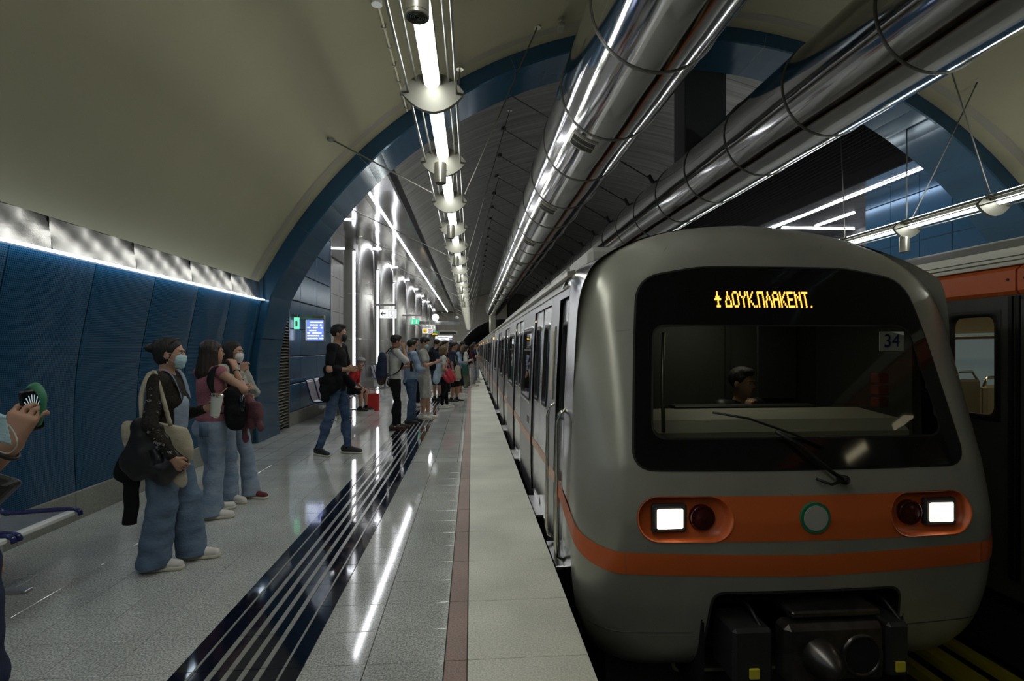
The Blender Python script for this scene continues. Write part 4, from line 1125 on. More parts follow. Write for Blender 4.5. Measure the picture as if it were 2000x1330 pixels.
for yy in (3.72,3.85):
    disc(m,(X2-.034,yy,2.06),.012,'x',.01,10)
Q(m,'panel_bolts','ink',kind='stuff')
# side wall with window holes
w2=[(-2.2,-1.6),(.6,1.2),(1.6,2.2),(3.94,4.40),(5.9,6.5),(8.4,9.0),(9.8,10.4),(12.5,13.1)]
y=Y2a
for p,q in w2:
    m=MB(); m.box(X2,X2+.04,y,p,-.45,1.94); m.box(X2,X2+.04,p,q,1.82,1.94); m.box(X2,X2+.04,p,q,-.45,.93); Q(m,'side_panel','train2_grey')
    y=q
    e=empty('window',parent=t2)
    po=rrect([(p,.93),(q,.93),(q,1.82),(p,1.82)],.09,5); c_=((p+q)/2,1.375)
    pi_=[(c_[0]+(a-c_[0])*.84,c_[1]+(b_-c_[1])*.91) for a,b_ in po]; pq=[(c_[0]+(a-c_[0])*1.06+0,c_[1]+(b_-c_[1])*1.03) for a,b_ in [(p,.93),(q,.93),(q,1.82),(p,1.82)]]
    pq=dpoly(pq,.01)[:0] or rrect([(p-.01,.92),(q+.01,.92),(q+.01,1.83),(p-.01,1.83)],.012,5)
    n=len(po); m=MB()
    vs=[(X2-.004,a,b_) for a,b_ in pq]+[(X2-.012,a,b_) for a,b_ in po]+[(X2-.012,a,b_) for a,b_ in pi_]+[(X2+.03,a,b_) for a,b_ in pi_]
    m.add(vs,[(j*n+k,j*n+(k+1)%n,(j+1)*n+(k+1)%n,(j+1)*n+k) for j in range(3) for k in range(n)]); Q(m,'window_frame','rubber',e,True)
    m=MB(); m.add([(X2+.02,a,b_) for a,b_ in pi_],[tuple(range(n))]); Q(m,'pane','clear_glass',e)
m=MB(); m.box(X2,X2+.04,y,Y2b,-.45,1.94); Q(m,'side_panel','train2_grey')
# door leaves with ribs to the right of the window
for p,q in ((2.56,3.16),(3.17,3.77),(6.65,7.25),(7.26,7.86)):
    e=empty('door_leaf',parent=t2)
    m=MB(); m.box(X2-.012,X2+.0,p,q,-.05,1.90,.003); Q(m,'leaf_skin','train2_grey',e)
    for k in range(7):
        m=MB(); m.box(X2-.02,X2-.01,p+.06,q-.06,.05+.12*k,.09+.12*k,.004); Q(m,'rib','train_dark',e)
for yy in (3.15,3.775,3.83,7.86):
    m=MB(); m.box(X2-.02,X2+.0,yy,yy+.03,-.3,1.93); Q(m,'door_seal','rubber')
# saloon seen through the window
e=empty('saloon',parent=t2)
m=MB(); m.box(X2+2.5,X2+2.55,-2,14,0,2.1); m.box(X2+.1,X2+2.5,-2,14,2.1,2.13); m.box(X2+.05,X2+2.5,-2,14,-.05,-.02); Q(m,'lining','interior',e)
for k in range(6):
    m=MB(); m.box(X2+2.46,X2+2.49,-.5+2.2*k,.9+2.2*k,1.0,1.72,.01); Q(m,'far_pane','glowing_pane',e)
    m=MB(); m.box(X2+2.44,X2+2.46,.35+2.2*k,.55+2.2*k,1.50,1.68); Q(m,'sticker','blue_sign',e)
m=MB()
for k in range(6): m.box(X2+1.1,X2+1.3,-1+2.4*k,1+2.4*k,2.07,2.095)
Q(m,'ceiling_lamp','cabin_light2',e)
for yy in (5.6,6.0,7.2,8.2):
    m=MB(); m.tube([(X2+.5,yy,-.02),(X2+.5,yy,2.1)],.018,10); Q(m,'pole','chrome',e,True)
m=MB(); m.tube([(X2+.5,2,1.62),(X2+.5,12,1.62)],.014,8); m.tube([(X2+1.9,2,1.66),(X2+1.9,12,1.66)],.014,8); Q(m,'overhead_rail','chrome',e,True)
for k,yy in enumerate((5.3,6.3,7.4,8.5)):
    s_=empty('seat',parent=t2)
    m=MB(); m.box(X2+1.3,X2+2.3,yy,yy+.08,.45,1.12,.03); m.box(X2+1.3,X2+2.3,yy+.08,yy+.5,.40,.47,.02); Q(m,'seat_shell','train2_seat',s_)
    m=MB(); m.tube([(X2+1.32,yy+.04,1.1),(X2+1.35,yy+.04,1.2),(X2+2.2,yy+.04,1.22),(X2+2.28,yy+.04,1.1)],.016,8); Q(m,'seat_handle','chrome',s_,True)
m=MB(); m.box(X2+1.7,X2+1.95,6.27,6.29,1.12,1.24,.004); Q(m,'paper','white_paint',e)
m=MB(); m.box(X2+.2,X2+2.5,Y2a,Y2b,-1.1,-.45); Q(m,'underframe','train_dark')
# ------------------------------------------------------------------ implicit-surface modeller for figures and soft goods
class Fld:
    def __init__(s,lo,hi,h):
        s.h=h; s.lo=np.array(lo,float); n=np.ceil((np.array(hi)-s.lo)/h).astype(int)+1; s.n=n; s.V=np.full(n,1.0,np.float32)
        s.ax=[(s.lo[i]+h*np.arange(n[i])).astype(np.float32) for i in range(3)]
    def _sl(s,lo,hi):
        a=np.clip(np.floor((np.array(lo)-s.lo)/s.h).astype(int),0,s.n); b=np.clip(np.ceil((np.array(hi)-s.lo)/s.h).astype(int)+1,0,s.n)
        return tuple(slice(int(x),int(max(x,y))) for x,y in zip(a,b))
    def _g(s,sl): return s.ax[0][sl[0]][:,None,None],s.ax[1][sl[1]][None,:,None],s.ax[2][sl[2]][None,None,:]
    def dist(s,p,sl):
        X,Y,Z=s._g(sl)
        if p[0]=='c':  # tapered capsule a,b,ra,rb,(scale)
            _,a,b,ra,rb=p[:5]; sc_=p[5] if len(p)>5 else (1,1,1)
            a=np.array(a)/sc_; b=np.array(b)/sc_; X=X/sc_[0];Y=Y/sc_[1];Z=Z/sc_[2]
            d=b-a; dd=float(d@d) or 1e-9; px,py,pz=X-a[0],Y-a[1],Z-a[2]
            t=np.clip((px*d[0]+py*d[1]+pz*d[2])/dd,0,1)
            return (np.sqrt((px-t*d[0])**2+(py-t*d[1])**2+(pz-t*d[2])**2)-(ra+(rb-ra)*t))*min(sc_)
        if p[0]=='e':
            _,c,r=p[:3]; X=X-c[0];Y=Y-c[1];Z=Z-c[2]
            if len(p)>3 and p[3] is not None:
                Rm=np.array(p[3].transposed() if hasattr(p[3],'transposed') else p[3]); X,Y,Z=(Rm[0][0]*X+Rm[0][1]*Y+Rm[0][2]*Z,Rm[1][0]*X+Rm[1][1]*Y+Rm[1][2]*Z,Rm[2][0]*X+Rm[2][1]*Y+Rm[2][2]*Z)
            k0=np.sqrt((X/r[0])**2+(Y/r[1])**2+(Z/r[2])**2); k1=np.sqrt((X/r[0]**2)**2+(Y/r[1]**2)**2+(Z/r[2]**2)**2)+1e-9
            return k0*(k0-1)/k1
    def bb(s,p,m):
        if p[0]=='c':
            sc_=p[5] if len(p)>5 else (1,1,1); r=max(p[3],p[4]); a,b=np.array(p[1]),np.array(p[2]); q=r*np.array(sc_)+m
            return np.minimum(a,b)-q,np.maximum(a,b)+q
        r=max(p[2])+m if len(p)>3 and p[3] is not None else np.array(p[2])+m
        return np.array(p[1])-r,np.array(p[1])+r
    def add(s,p,k=.02):
        sl=s._sl(*s.bb(p,k+3*s.h)); v=s.V[sl]
        if v.size==0: return s
        d=s.dist(p,sl).astype(np.float32)
        if k>0:
            h=np.clip(.5+.5*(v-d)/k,0,1); s.V[sl]=v*(1-h)+d*h-k*h*(1-h)
        else: s.V[sl]=np.minimum(v,d)
        return s
    def sub(s,p,k=.008):
        sl=s._sl(*s.bb(p,k+3*s.h)); v=s.V[sl]
        if v.size==0: return s
        d=-s.dist(p,sl).astype(np.float32); h=np.clip(.5-.5*(v-d)/k,0,1); s.V[sl]=v*(1-h)+d*h+k*h*(1-h); return s
    def cut(s,n,c):  # keep the side where n.(p-c)<0
        X,Y,Z=s._g((slice(None),)*3); d=(X-c[0])*n[0]+(Y-c[1])*n[1]+(Z-c[2])*n[2]; s.V=np.maximum(s.V,d.astype(np.float32)); return s
    def wob(s,fn):
        X,Y,Z=s._g((slice(None),)*3); s.V=s.V+fn(X,Y,Z).astype(np.float32); return s
    def mesh(s,name,mat):
        V=s.V; S=V<0
        if not S.any(): return None
        S[0]=S[-1]=False; S[:,0]=S[:,-1]=False; S[:,:,0]=S[:,:,-1]=False
        cn=np.zeros(np.array(S.shape)-1,np.uint8)
        for i in (0,1):
            for j in (0,1):
                for k in (0,1): cn+=S[i:S.shape[0]-1+i,j:S.shape[1]-1+j,k:S.shape[2]-1+k]
        act=np.argwhere((cn>0)&(cn<8)); M_=len(act); idm=np.full(cn.shape,-1,np.int32); idm[act[:,0],act[:,1],act[:,2]]=np.arange(M_)
        acc=np.zeros((M_,3)); cnt=np.zeros(M_)
        cor=[(i,j,k) for i in (0,1) for j in (0,1) for k in (0,1)]
        for a in cor:
            for ax in range(3):
                if a[ax]: continue
                b=list(a); b[ax]=1
                pa=act+a; pb=act+b; va=V[pa[:,0],pa[:,1],pa[:,2]]; vb=V[pb[:,0],pb[:,1],pb[:,2]]
                sa=S[pa[:,0],pa[:,1],pa[:,2]]; sb=S[pb[:,0],pb[:,1],pb[:,2]]; m=sa!=sb
                t=np.clip(va/(va-vb+1e-12),0,1); q=np.array(a,float)+0*act[:, :3]; q=q.astype(float); q[:,ax]+=t
                acc[m]+=q[m]; cnt[m]+=1
        cnt[cnt==0]=1
        P=(act+acc/cnt[:,None])*s.h+s.lo
        quads=[]
        for ax in range(3):
            sh=[slice(None)]*3; sh2=[slice(None)]*3; sh[ax]=slice(0,-1); sh2[ax]=slice(1,None)
            A=S[tuple(sh)];B=S[tuple(sh2)]; e=np.argwhere(A!=B)
            u,w_=[(1,2),(2,0),(0,1)][ax]
            ok=(e[:,u]>0)&(e[:,w_]>0)&(e[:,u]<S.shape[u]-1)&(e[:,w_]<S.shape[w_]-1); e=e[ok]
            if not len(e): continue
            fl=A[e[:,0],e[:,1],e[:,2]]
            def c(du,dw):
                q=e.copy(); q[:,u]-=du; q[:,w_]-=dw; return idm[q[:,0],q[:,1],q[:,2]]
            Q=np.stack([c(1,1),c(0,1),c(0,0),c(1,0)],1); Q[~fl]=Q[~fl][:,::-1]; quads.append(Q)
        Q=np.concatenate(quads); Q=Q[(Q>=0).all(1)]
        me=bpy.data.meshes.new(name); me.vertices.add(M_); me.vertices.foreach_set('co',P.astype(np.float32).ravel())
        me.loops.add(len(Q)*4); me.loops.foreach_set('vertex_index',Q.ravel().astype(np.int32)); me.polygons.add(len(Q))
        me.polygons.foreach_set('loop_start',(np.arange(len(Q))*4).astype(np.int32)); me.polygons.foreach_set('loop_total',np.full(len(Q),4,np.int32))
        me.update(calc_edges=True); me.polygons.foreach_set('use_smooth',[True]*len(Q)); me.materials.append(M[mat] if isinstance(mat,str) else mat); me.update(); me.validate(); return me
def soft(name,prims,h,mat,parent=None,k=.02,subs=(),cuts=(),wob=None,label=None,pad=.03):
    lo=np.full(3,1e9);hi=-lo
    F0=Fld((0,0,0),(.01,.01,.01),.01)
    for p in prims: a,b=F0.bb(p,0); lo=np.minimum(lo,a);hi=np.maximum(hi,b)
    F=Fld(lo-pad,hi+pad,h)
    for p in prims: F.add(p,k)
    if wob: F.wob(wob)
    for p in subs: F.sub(p)
    for n,c in cuts: F.cut(n,c)
    me=F.mesh(name,mat)
    if me is None: return None
    o=bpy.data.objects.new(name,me); link(o,parent)
    if label: o['label']=label
    return o
def cloth_mat(name,col,col2=None,bump=.9,ns=6,bs=17,rough=.9): return nmat(name,col,rough,0,.2,noise=.25,nscale=ns,bump=bump,bscale=bs,col2=col2,stretch=(1,1,1.7))
nmat('skin',(.47,.27,.18),.5,0,.4,noise=.12,nscale=9); nmat('skin_tan',(.38,.21,.13),.5,0,.4,noise=.12,nscale=9)
nmat('hair_dark',(.009,.007,.006),.62,0,.5,bump=.5,bscale=14,stretch=(9,9,1)); nmat('hair_brown',(.022,.012,.007),.55,0,.5,bump=.5,bscale=14,stretch=(9,9,1)); nmat('hair_curly',(.17,.10,.055),.7,bump=1,bscale=60); nmat('hair_grey',(.2,.19,.18),.7,bump=.8,bscale=80)
cloth_mat('jeans_light',(.30,.37,.45),(.20,.27,.36),ns=7); cloth_mat('jeans_mid',(.15,.21,.29),(.10,.15,.22),ns=7); cloth_mat('jeans_dark',(.03,.06,.125),(.10,.15,.24),ns=5)
cloth_mat('black_cloth',(.010,.010,.011)); cloth_mat('navy_cloth',(.03,.04,.08)); cloth_mat('white_cloth',(.60,.60,.56)); cloth_mat('pink_knit',(.38,.15,.18),bs=60); cloth_mat('blue_shirt',(.30,.40,.55))
cloth_mat('beige_cloth',(.45,.45,.40)); cloth_mat('olive_cloth',(.16,.16,.12)); cloth_mat('maroon_cloth',(.19,.085,.10)); cloth_mat('maroon_dark',(.05,.015,.025)); cloth_mat('red_cloth',(.50,.03,.03)); cloth_mat('grey_cloth',(.42,.43,.43)); cloth_mat('canvas',(.52,.47,.35)); cloth_mat('lightblue_cloth',(.45,.58,.68)); cloth_mat('dark_olive',(.05,.055,.035)); cloth_mat('green_cloth',(.04,.12,.09))
nmat('lace',(.012,.010,.009),.8,0,.2,noise=0,nscale=75,col2=(.03,.026,.02),bump=.8,bscale=50,detail=6)
nmat('leather',(.012,.012,.012),.38,0,.5,bump=.4,bscale=12); nmat('mask_blue',(.42,.62,.68),.8,bump=.3,bscale=30,stretch=(1,1,6)); nmat('mask_white',(.72,.72,.70),.8,bump=.1); nmat('mask_black',(.015,.015,.016),.7)
nmat('shoe_white',(.68,.66,.60),.55); nmat('shoe_sole',(.60,.56,.46),.6); nmat('shoe_black',(.02,.02,.022),.55); nmat('shoe_maroon',(.14,.02,.03),.7); nmat('shoe_brown',(.045,.022,.018),.6); nmat('eye_white',(.7,.7,.68),.2); nmat('iris',(.03,.015,.01),.2); nmat('brow',(.02,.013,.01),.8); nmat('cup_white',(.62,.65,.60),.35); nmat('straw',(.6,.35,.2),.5); nmat('red_bag',(.55,.03,.025),.6); nmat('red_leather',(.5,.03,.05),.35,bump=.3,bscale=15); nmat('lanyard_green',(.02,.16,.08),.6); emis('screen_streak',(.6,.75,.8),.5); nmat('screen_glass',(.01,.012,.015),.08)
def V3(*a): return np.array(a,float)
def lerp(a,b,t): return V3(*a)*(1-t)+V3(*b)*t
def Rzy(yaw,pitch=0,roll=0): return Matrix.Rotation(R(yaw),3,'Z')@Matrix.Rotation(R(pitch),3,'Y')@Matrix.Rotation(R(roll),3,'X')
def person(x,y,H,face,label,top=('tee','black_cloth'),bottom=('jeans','jeans_mid'),shoes=('shoe_white','shoe_sole'),hair=('short','hair_dark'),mask=None,
    fem=False,armL=None,armR=None,feet=((.06,.05),(-.03,-.05)),toe=(0,0),head=(0,0),lean_=0,skin='skin',seat=None,build=1.0,group='people waiting on the platform',vox=None,knees=None,hipshift=(0,0),tuck=False,hands=None,bag=None):
    D=math.hypot(x,y); h=vox or min(.012,max(.0055,D*.00115)); fine=D<11
    root=empty('person',(x,y,0),R(face),label,'person',group); s=H/1.75; b=build
    P=lambda f,l,u:V3(f*H,l*H,u*H)
    z0=0
    hipz=.505 if seat is None else seat/H+.055
    pf,pl=hipshift
    hipc=P(pf,pl,hipz); tl=math.tan(R(lean_))
    sw=.088 if fem else .099
    ch=lambda u,f=0,l=0: P(pf+f+(u-hipz)*tl,pl+l,u) if seat is None else P(pf+f+(u)*tl,pl+l,hipz+u)
    if seat is None: up=lambda u,f=0,l=0: P(pf+f+(u-hipz)*tl,pl+l,u)
    else: up=lambda u,f=0,l=0: P(pf+f+(u-.505)*tl,pl+l,hipz+(u-.505))
    waist=up(.605); chest=up(.72); shL=up(.815,-.004,sw); shR=up(.815,-.004,-sw); neck0=up(.845,-.004); hc=up(.925,.012)
    hipL=hipc+P(0,.052,-.005); hipR=hipc+P(0,-.052,-.005)
    legs=[]
    for i,(hp_,ft,ty) in enumerate(((hipL,feet[0],toe[0]),(hipR,feet[1],toe[1]))):
        an=P(ft[0],ft[1],.045) 
        if knees: kn=P(*knees[i])
        else: kn=(hp_+an)/2+P(.018,0,.0); 
        legs.append((hp_,kn,an,ty))
    def arm(sh,spec,sg):
        if spec is None: spec=((-.015,sg*.135,.635),(.02,sg*.14,.485),None)
        e=spec[0]; w_=spec[1]; off=0 if seat is None else hipz-.505
        e=P(e[0]+pf,e[1]+pl,e[2]+off); w_=P(w_[0]+pf,w_[1]+pl,w_[2]+off); hd=spec[2] if len(spec)>2 and spec[2] is not None else None
        d=(w_-e)/np.linalg.norm(w_-e); hd=V3(*hd)/np.linalg.norm(hd) if hd is not None else d
        return sh,e,w_,hd
    AL=arm(shL,armL,1); AR=arm(shR,armR,-1)
    # ---- body
    pr=[]
    C=lambda a,b_,ra,rb,sc_=None: ('c',tuple(a),tuple(b_),ra,rb)+((sc_,) if sc_ else ())
    tw=(.80 if fem else .78)
    pr+=[('e',tuple(hipc+P(-.004,0,.02)),(.098*s*b,(.165 if fem else .155)*s*b,.10*s)),('e',tuple(waist),(.085*s*b,(.115 if fem else .13)*s*b,.12*s)),('e',tuple(chest),(.10*s*b,(.135 if fem else .155)*s*b,.15*s)),
         C(shL,shR,.052*s,.052*s),C(neck0-P(0,0,.02),hc+P(-.014,0,-.035),.056*s,.047*s)]
    pr.append(C(up(.58),up(.755),(.088 if not fem else .08)*s*b,.098*s*b,(1,1.42,1)))
    if fem: pr+=[('e',tuple(up(.72,.046,.038)),(.04*s,.048*s,.052*s)),('e',tuple(up(.72,.046,-.038)),(.04*s,.048*s,.052*s))]
    for l_,q in ((.045,0),(-.045,0)): pr.append(('e',tuple(hipc+P(-.03,l_,-.01)),(.068*s*b,.074*s*b,.082*s)))
    for hp_,kn,an,ty in legs: pr+=[C(hp_,kn,.082*s*b,.056*s),C(kn,an,.052*s,.036*s),('e',tuple(lerp(kn,an,.3)+P(-.012,0,0)),(.052*s,.05*s,.10*s))]
    for sh,e,w_,hd in (AL,AR): pr+=[C(sh,e,.046*s*b,.037*s),C(e,w_,.038*s,.025*s)]
    # head
    Rh=Rzy(head[0],head[1]); hs=H*.13/.228
    def hpt(f,l,u): q=Rh@Vector((f*hs,l*hs,u*hs)); return hc+V3(q.x,q.y,q.z)
    hr=[('e',tuple(hpt(-.012,0,.028)),(.094*hs,.074*hs,.086*hs),Rh),('e',tuple(hpt(.022,0,-.03)),(.066*hs,.058*hs,.082*hs),Rh),C(hpt(.0,0,-.06),hpt(.056,0,-.092),.042*hs,.026*hs)]
    hsm=[C(hpt(.082,0,.012),hpt(.099,0,-.02),.007*hs,.0115*hs),('e',tuple(hpt(-.006,.074,-.012)),(.018*hs,.009*hs,.031*hs),Rh),('e',tuple(hpt(-.006,-.074,-.012)),(.018*hs,.009*hs,.031*hs),Rh),('e',tuple(hpt(.074,0,.026)),(.018*hs,.048*hs,.011*hs),Rh),('e',tuple(hpt(.083,0,-.052)),(.012*hs,.025*hs,.006*hs),Rh),('e',tuple(hpt(.081,0,-.063)),(.012*hs,.022*hs,.007*hs),Rh)]
    hsub=[('e',tuple(hpt(.088,.03,.004)),(.013*hs,.016*hs,.010*hs),Rh),('e',tuple(hpt(.088,-.03,.004)),(.013*hs,.016*hs,.010*hs),Rh)]
    # hands
    hand=[]
    for sg,(sh,e,w_,hd) in ((1,AL),(-1,AR)):
        d=hd; up_=V3(0,0,1)
        side=np.cross(d,V3(0,sg,0)) 
        if np.linalg.norm(side)<.2: side=np.cross(d,V3(1,0,0))
        side/=np.linalg.norm(side); nrm=np.cross(side,d); nrm/=np.linalg.norm(nrm)
        # palm lies in d/side plane, nrm towards the body
        if nrm[1]*sg>0: nrm=-nrm
        kk=w_+d*.085*s
        for t in (-.5,-.17,.17,.5): hand.append((C(w_+d*.012*s+side*t*.02*s,kk+side*t*.062*s,.014*s,.012*s),.012))
        fr=max(.0085,h*.95)*s
        for t,L in ((-.5,.062),(-.17,.07),(.17,.066),(.5,.052)) if D<17 else ((-.3,.065),(.3,.06)):
            a0=kk+side*t*.066*s; cur=.55
            a1=a0+(d*math.cos(cur)+nrm*math.sin(cur))*L*.45*s; a2=a1+(d*math.cos(cur*2.3)+nrm*math.sin(cur*2.3))*L*.32*s; a3=a2+(d*math.cos(cur*3.6)+nrm*math.sin(cur*3.6))*L*.25*s
            hand+=[(C(a0,a1,fr,fr*.95),.004),(C(a1,a2,fr*.95,fr*.9),.004),(C(a2,a3,fr*.9,fr*.8),.004)]
        tb=side*(-1 if side[2]<0 else 1) if abs(side[2])>.3 else side*(1 if side[0]>0 else -1)
        t0=w_+d*.028*s+tb*.022*s; t1=t0+(d*.6+tb*.75+nrm*.25)*.034*s; t2=t1+(d*.93+nrm*.35)*.03*s
        hand+=[(C(t0,t1,.0125*s,fr*1.05),.008),(C(t1,t2,fr*1.05,fr*.9),.004)]
    shoeP=[]
    allp=pr+hr
    lo=np.full(3,1e9);hi=-lo; F0=Fld((0,0,0),(.01,.01,.01),.01)
    for p in allp+[q[0] for q in hand]: a_,b_=F0.bb(p,0); lo=np.minimum(lo,a_);hi=np.maximum(hi,b_)
    lo[2]=max(lo[2],.03)
    F=Fld(lo-.03,hi+.03,h)
    for p in pr: F.add(p,.03)
    for p in hr: F.add(p,.02)
    for p in hsm: F.add(p,.007)
    for p in hsub: F.sub(p,.006)
    for p,k in hand: F.add(p,k)
    me=F.mesh('body',skin); o=bpy.data.objects.new('body',me); link(o,root)
    # ---- eyes, brows
    if fine:
        for l_ in (.03,-.03):
            soft('eye',[('e',tuple(hpt(.0675,l_,.004)),(.0125*hs,)*3)],.003,'eye_white',root,0,pad=.01); soft('iris',[('e',tuple(hpt(.0785,l_,.004)),(.003*hs,.0058*hs,.0058*hs),Rh)],.0018,'iris',root,0,pad=.006)
            soft('eyebrow',[C(hpt(.093,l_*.5,.024),hpt(.084,l_*1.65,.027),.0035*hs,.0028*hs)],.0025,'brow',root,0,pad=.01)
    # ---- trousers / skirt / shorts
    kind,bm=bottom[0],bottom[1]
    hh=h
    ph_=random.uniform(0,6)
    fold=lambda amp,fz=26:(lambda X,Y,Z: amp*np.sin(Z*fz+6*X+ph_)*np.sin(X*23+Y*17+Z*7+ph_)+amp*.6*np.sin(Z*fz*2.1-9*Y+ph_))
    hipg=[('e',tuple(hipc+P(-.004,0,.015)),(.106*s*b,(.172 if fem else .162)*s*b,.105*s)),('e',tuple(hipc+P(0,0,.06)),(.092*s*b,(.135 if fem else .143)*s*b,.08*s))]+[('e',tuple(hipc+P(-.03,l_,-.01)),(.075*s*b,.081*s*b,.087*s)) for l_ in (.045,-.045)]
    wz=float(hipc[2])+.085*H
    if kind in ('jeans','flare','wide','slim','shorts'):
        kr,ar={'jeans':(.073,.062),'flare':(.068,.098),'wide':(.100,.112),'slim':(.062,.047),'shorts':(.085,.08)}[kind]
        tr_={'wide':.108,'shorts':.097,'slim':.086}.get(kind,.092)
        q=[]; cu=[((0,0,1),(0,0,wz))]
        for hp_,kn,an,ty in legs:
            if kind=='shorts': 
                e=lerp(hp_,kn,1.0 if seat is None else .92); q+=[C(hp_,e,tr_*s*b,kr*s)]
            else:
                q+=[C(hp_,kn,tr_*s*b,kr*s),C(kn,an-P(0,0,.012 if kind!='slim' else -.01),kr*s,ar*s),('e',tuple(lerp(kn,an,.3)+P(-.012,0,0)),(.064*s,.062*s,.12*s))]
        if kind=='shorts' and seat is None: cu.append(((0,0,-1),(0,0,float(legs[0][1][2])-.02)))
        elif seat is None or kind!='shorts': cu.append(((0,0,-1),(0,0,(.022 if kind in('flare','wide') else .05)*H)))
        soft('trousers' if kind!='shorts' else 'shorts',hipg+q,hh,bm,root,.022,cuts=cu,wob=fold(.0035 if kind!='slim' else .003))
        if fine and seat is None: soft('belt',[('e',(float(up(.575)[0]),float(up(.575)[1]),wz-.012),(.099*s*b,(.142 if fem else .15)*s*b,.03))],hh,'black_cloth',root,.0,cuts=[((0,0,1),(0,0,wz-.002)),((0,0,-1),(0,0,wz-.03))])
    elif kind=='skirt':
        q=[C(hipc,P(pf,pl,.2),.12*s,.19*s,(1,1.1,1))]; soft('skirt',hipg+q,hh,bm,root,.03,cuts=[((0,0,1),(0,0,wz)),((0,0,-1),(0,0,(bottom[2] if len(bottom)>2 else .2)*H))],wob=lambda X,Y,Z:.008*np.sin(np.arctan2(Y,X+1e-6)*11)*np.clip((.9-Z)*1.6,0,1))
    # ---- top
    tk,tm=top[0],top[1]
    g=.010 if tk!='loose' else .022
    hem=(.485 if not tuck else .538)
    if tk=='crop': hem=.56
    tp=[('e',tuple(hipc+P(0,0,.045)),((.098)*s*b+g,(.152 if fem else .150)*s*b+g,.10*s)),('e',tuple(waist),(.087*s*b+g,(.118 if fem else .134)*s*b+g,.13*s)),('e',tuple(chest),(.102*s*b+g,(.137 if fem else .158)*s*b+g,.152*s)),C(shL,shR,.052*s+g,.052*s+g)]
    tp.append(C(up(.60),up(.757),(.092 if not fem else .083)*s*b+g,.101*s*b+g,(1,1.42,1)))
    if tk in('tee','loose','cap','long') and not tuck: tp.append(C(up(.45,-.006),up(.62),.108*s*b+g*.6,.093*s*b+g,(1,1.36,1)))
    if fem: tp+=[('e',tuple(up(.72,.044,l_)),(.042*s+g*.5,.05*s+g,.056*s)) for l_ in (.036,-.036)]
    if tk in ('crop',): tp=tp[1:]
    sl_={'tee':.62,'loose':1.6,'long':1.93,'crop':0,'tank':0,'cap':.35,'tight':1.95}[tk] if tk!='loose' else 1.8
    if len(top)>2: sl_=top[2]
    for sh,e,w_,hd in (AL,AR):
        if sl_<=0: continue
        t=min(sl_,1); r1=.046*s*b+g; r2=.037*s+g; q_=lerp(sh,e,t)
        tp.append(C(sh,q_,r1,(r1+(r2-r1)*t)+(.012 if sl_<1 else 0)))
        if sl_>1: tp.append(C(e,lerp(e,w_,sl_-1),r2,.026*s+g))
    hz=hem*H+(0 if seat is None else (hipz-.505)*H)
    soft('shirt' if tk!='crop' else 'knit_top',tp,hh,tm,root,.028,subs=[('e',tuple(neck0+P(.018,0,.028)),(.068*s,.066*s,.04*s))],cuts=[((0,0,-1),(0,0,hz))] if tk in('tee','crop','tank','cap','long','tight','loose') else [],wob=fold(.0035,18))
    # ---- shoes
    for (hp_,kn,an,ty) in legs:
        a=R(ty); d=V3(math.cos(a),math.sin(a),0); o_=V3(an[0],an[1],0)
        he=o_-d*.055*s; to=o_+d*.175*s
        soft('shoe',[C(he+V3(0,0,.055*s),o_+d*.05*s+V3(0,0,.058*s),.040*s,.040*s),C(o_+d*.03*s+V3(0,0,.055*s),to+V3(0,0,.036*s),.042*s,.034*s),C(he+V3(0,0,.07*s),he+V3(0,0,.085*s)+d*.02,.038*s,.042*s)],min(hh,.009),shoes[0],root,.02,cuts=[((0,0,-1),(0,0,.018))])
        soft('shoe_sole',[C(he+V3(0,0,.012),o_+d*.05*s+V3(0,0,.012),.044*s,.045*s,(1,1,.8)),C(o_+d*.03*s+V3(0,0,.012),to+V3(0,0,.012),.046*s,.041*s,(1,1,.8))],min(hh,.008),shoes[1],root,.01,cuts=[((0,0,1),(0,0,.026)),((0,0,-1),(0,0,0.001))])
        if fine:
            m=MB()
            for q in range(4):
                c_=o_+d*(.055+.022*q)*s+V3(0,0,(.098-.008*q)*s); n_=V3(-d[1],d[0],0)*.022*s
                m.tube([tuple(c_-n_-V3(0,0,.008)),tuple(c_+V3(0,0,.002)),tuple(c_+n_-V3(0,0,.008))],.003,5)
            m.build('laces','shoe_white' if shoes[0]!='shoe_black' else 'grey_cloth',root,kind='stuff')
        soft('sock',[C(an-P(0,0,.005),an+P(0,0,.03),.041*s,.043*s)],min(hh,.009),'black_cloth' if shoes[0]=='shoe_black' else 'white_cloth',root,0) if kind in('shorts','slim') else None
    # ---- hair
    hk,hm=hair
    if hk!='none':
        q=[('e',tuple(hpt(-.018,0,.038)),(.100*hs,.082*hs,.089*hs),Rh)]; cuts=[]
        n1=Rh@Vector((.80,0,-.60)); c1_=hpt(.052,0,.046); subs=[('e',tuple(hpt(.088,0,-.028)),(.078*hs,.10*hs,.094*hs),Rh)]
        if hk in('short','buzz'): 
            q[0]=('e',tuple(hpt(-.018,0,.036)),(.098*hs,.081*hs,(.092 if hk=='short' else .087)*hs),Rh); subs.append(('e',tuple(hpt(.01,0,-.115)),(.12*hs,.12*hs,(.075 if hk=='short' else .085)*hs),Rh))
            if hk=='short': q.append(('e',tuple(hpt(.028,0,.095)),(.06*hs,.058*hs,.032*hs),Rh))
        if hk=='bun': q+=[('e',tuple(hpt(-.135,0,.045)),(.036*hs,.036*hs,.033*hs)),('e',tuple(hpt(-.105,0,.04)),(.03*hs,.03*hs,.03*hs)),('e',tuple(hpt(-.03,0,-.02)),(.085*hs,.07*hs,.075*hs),Rh),('e',tuple(hpt(-.095,0,.09)),(.022*hs,.02*hs,.022*hs))]
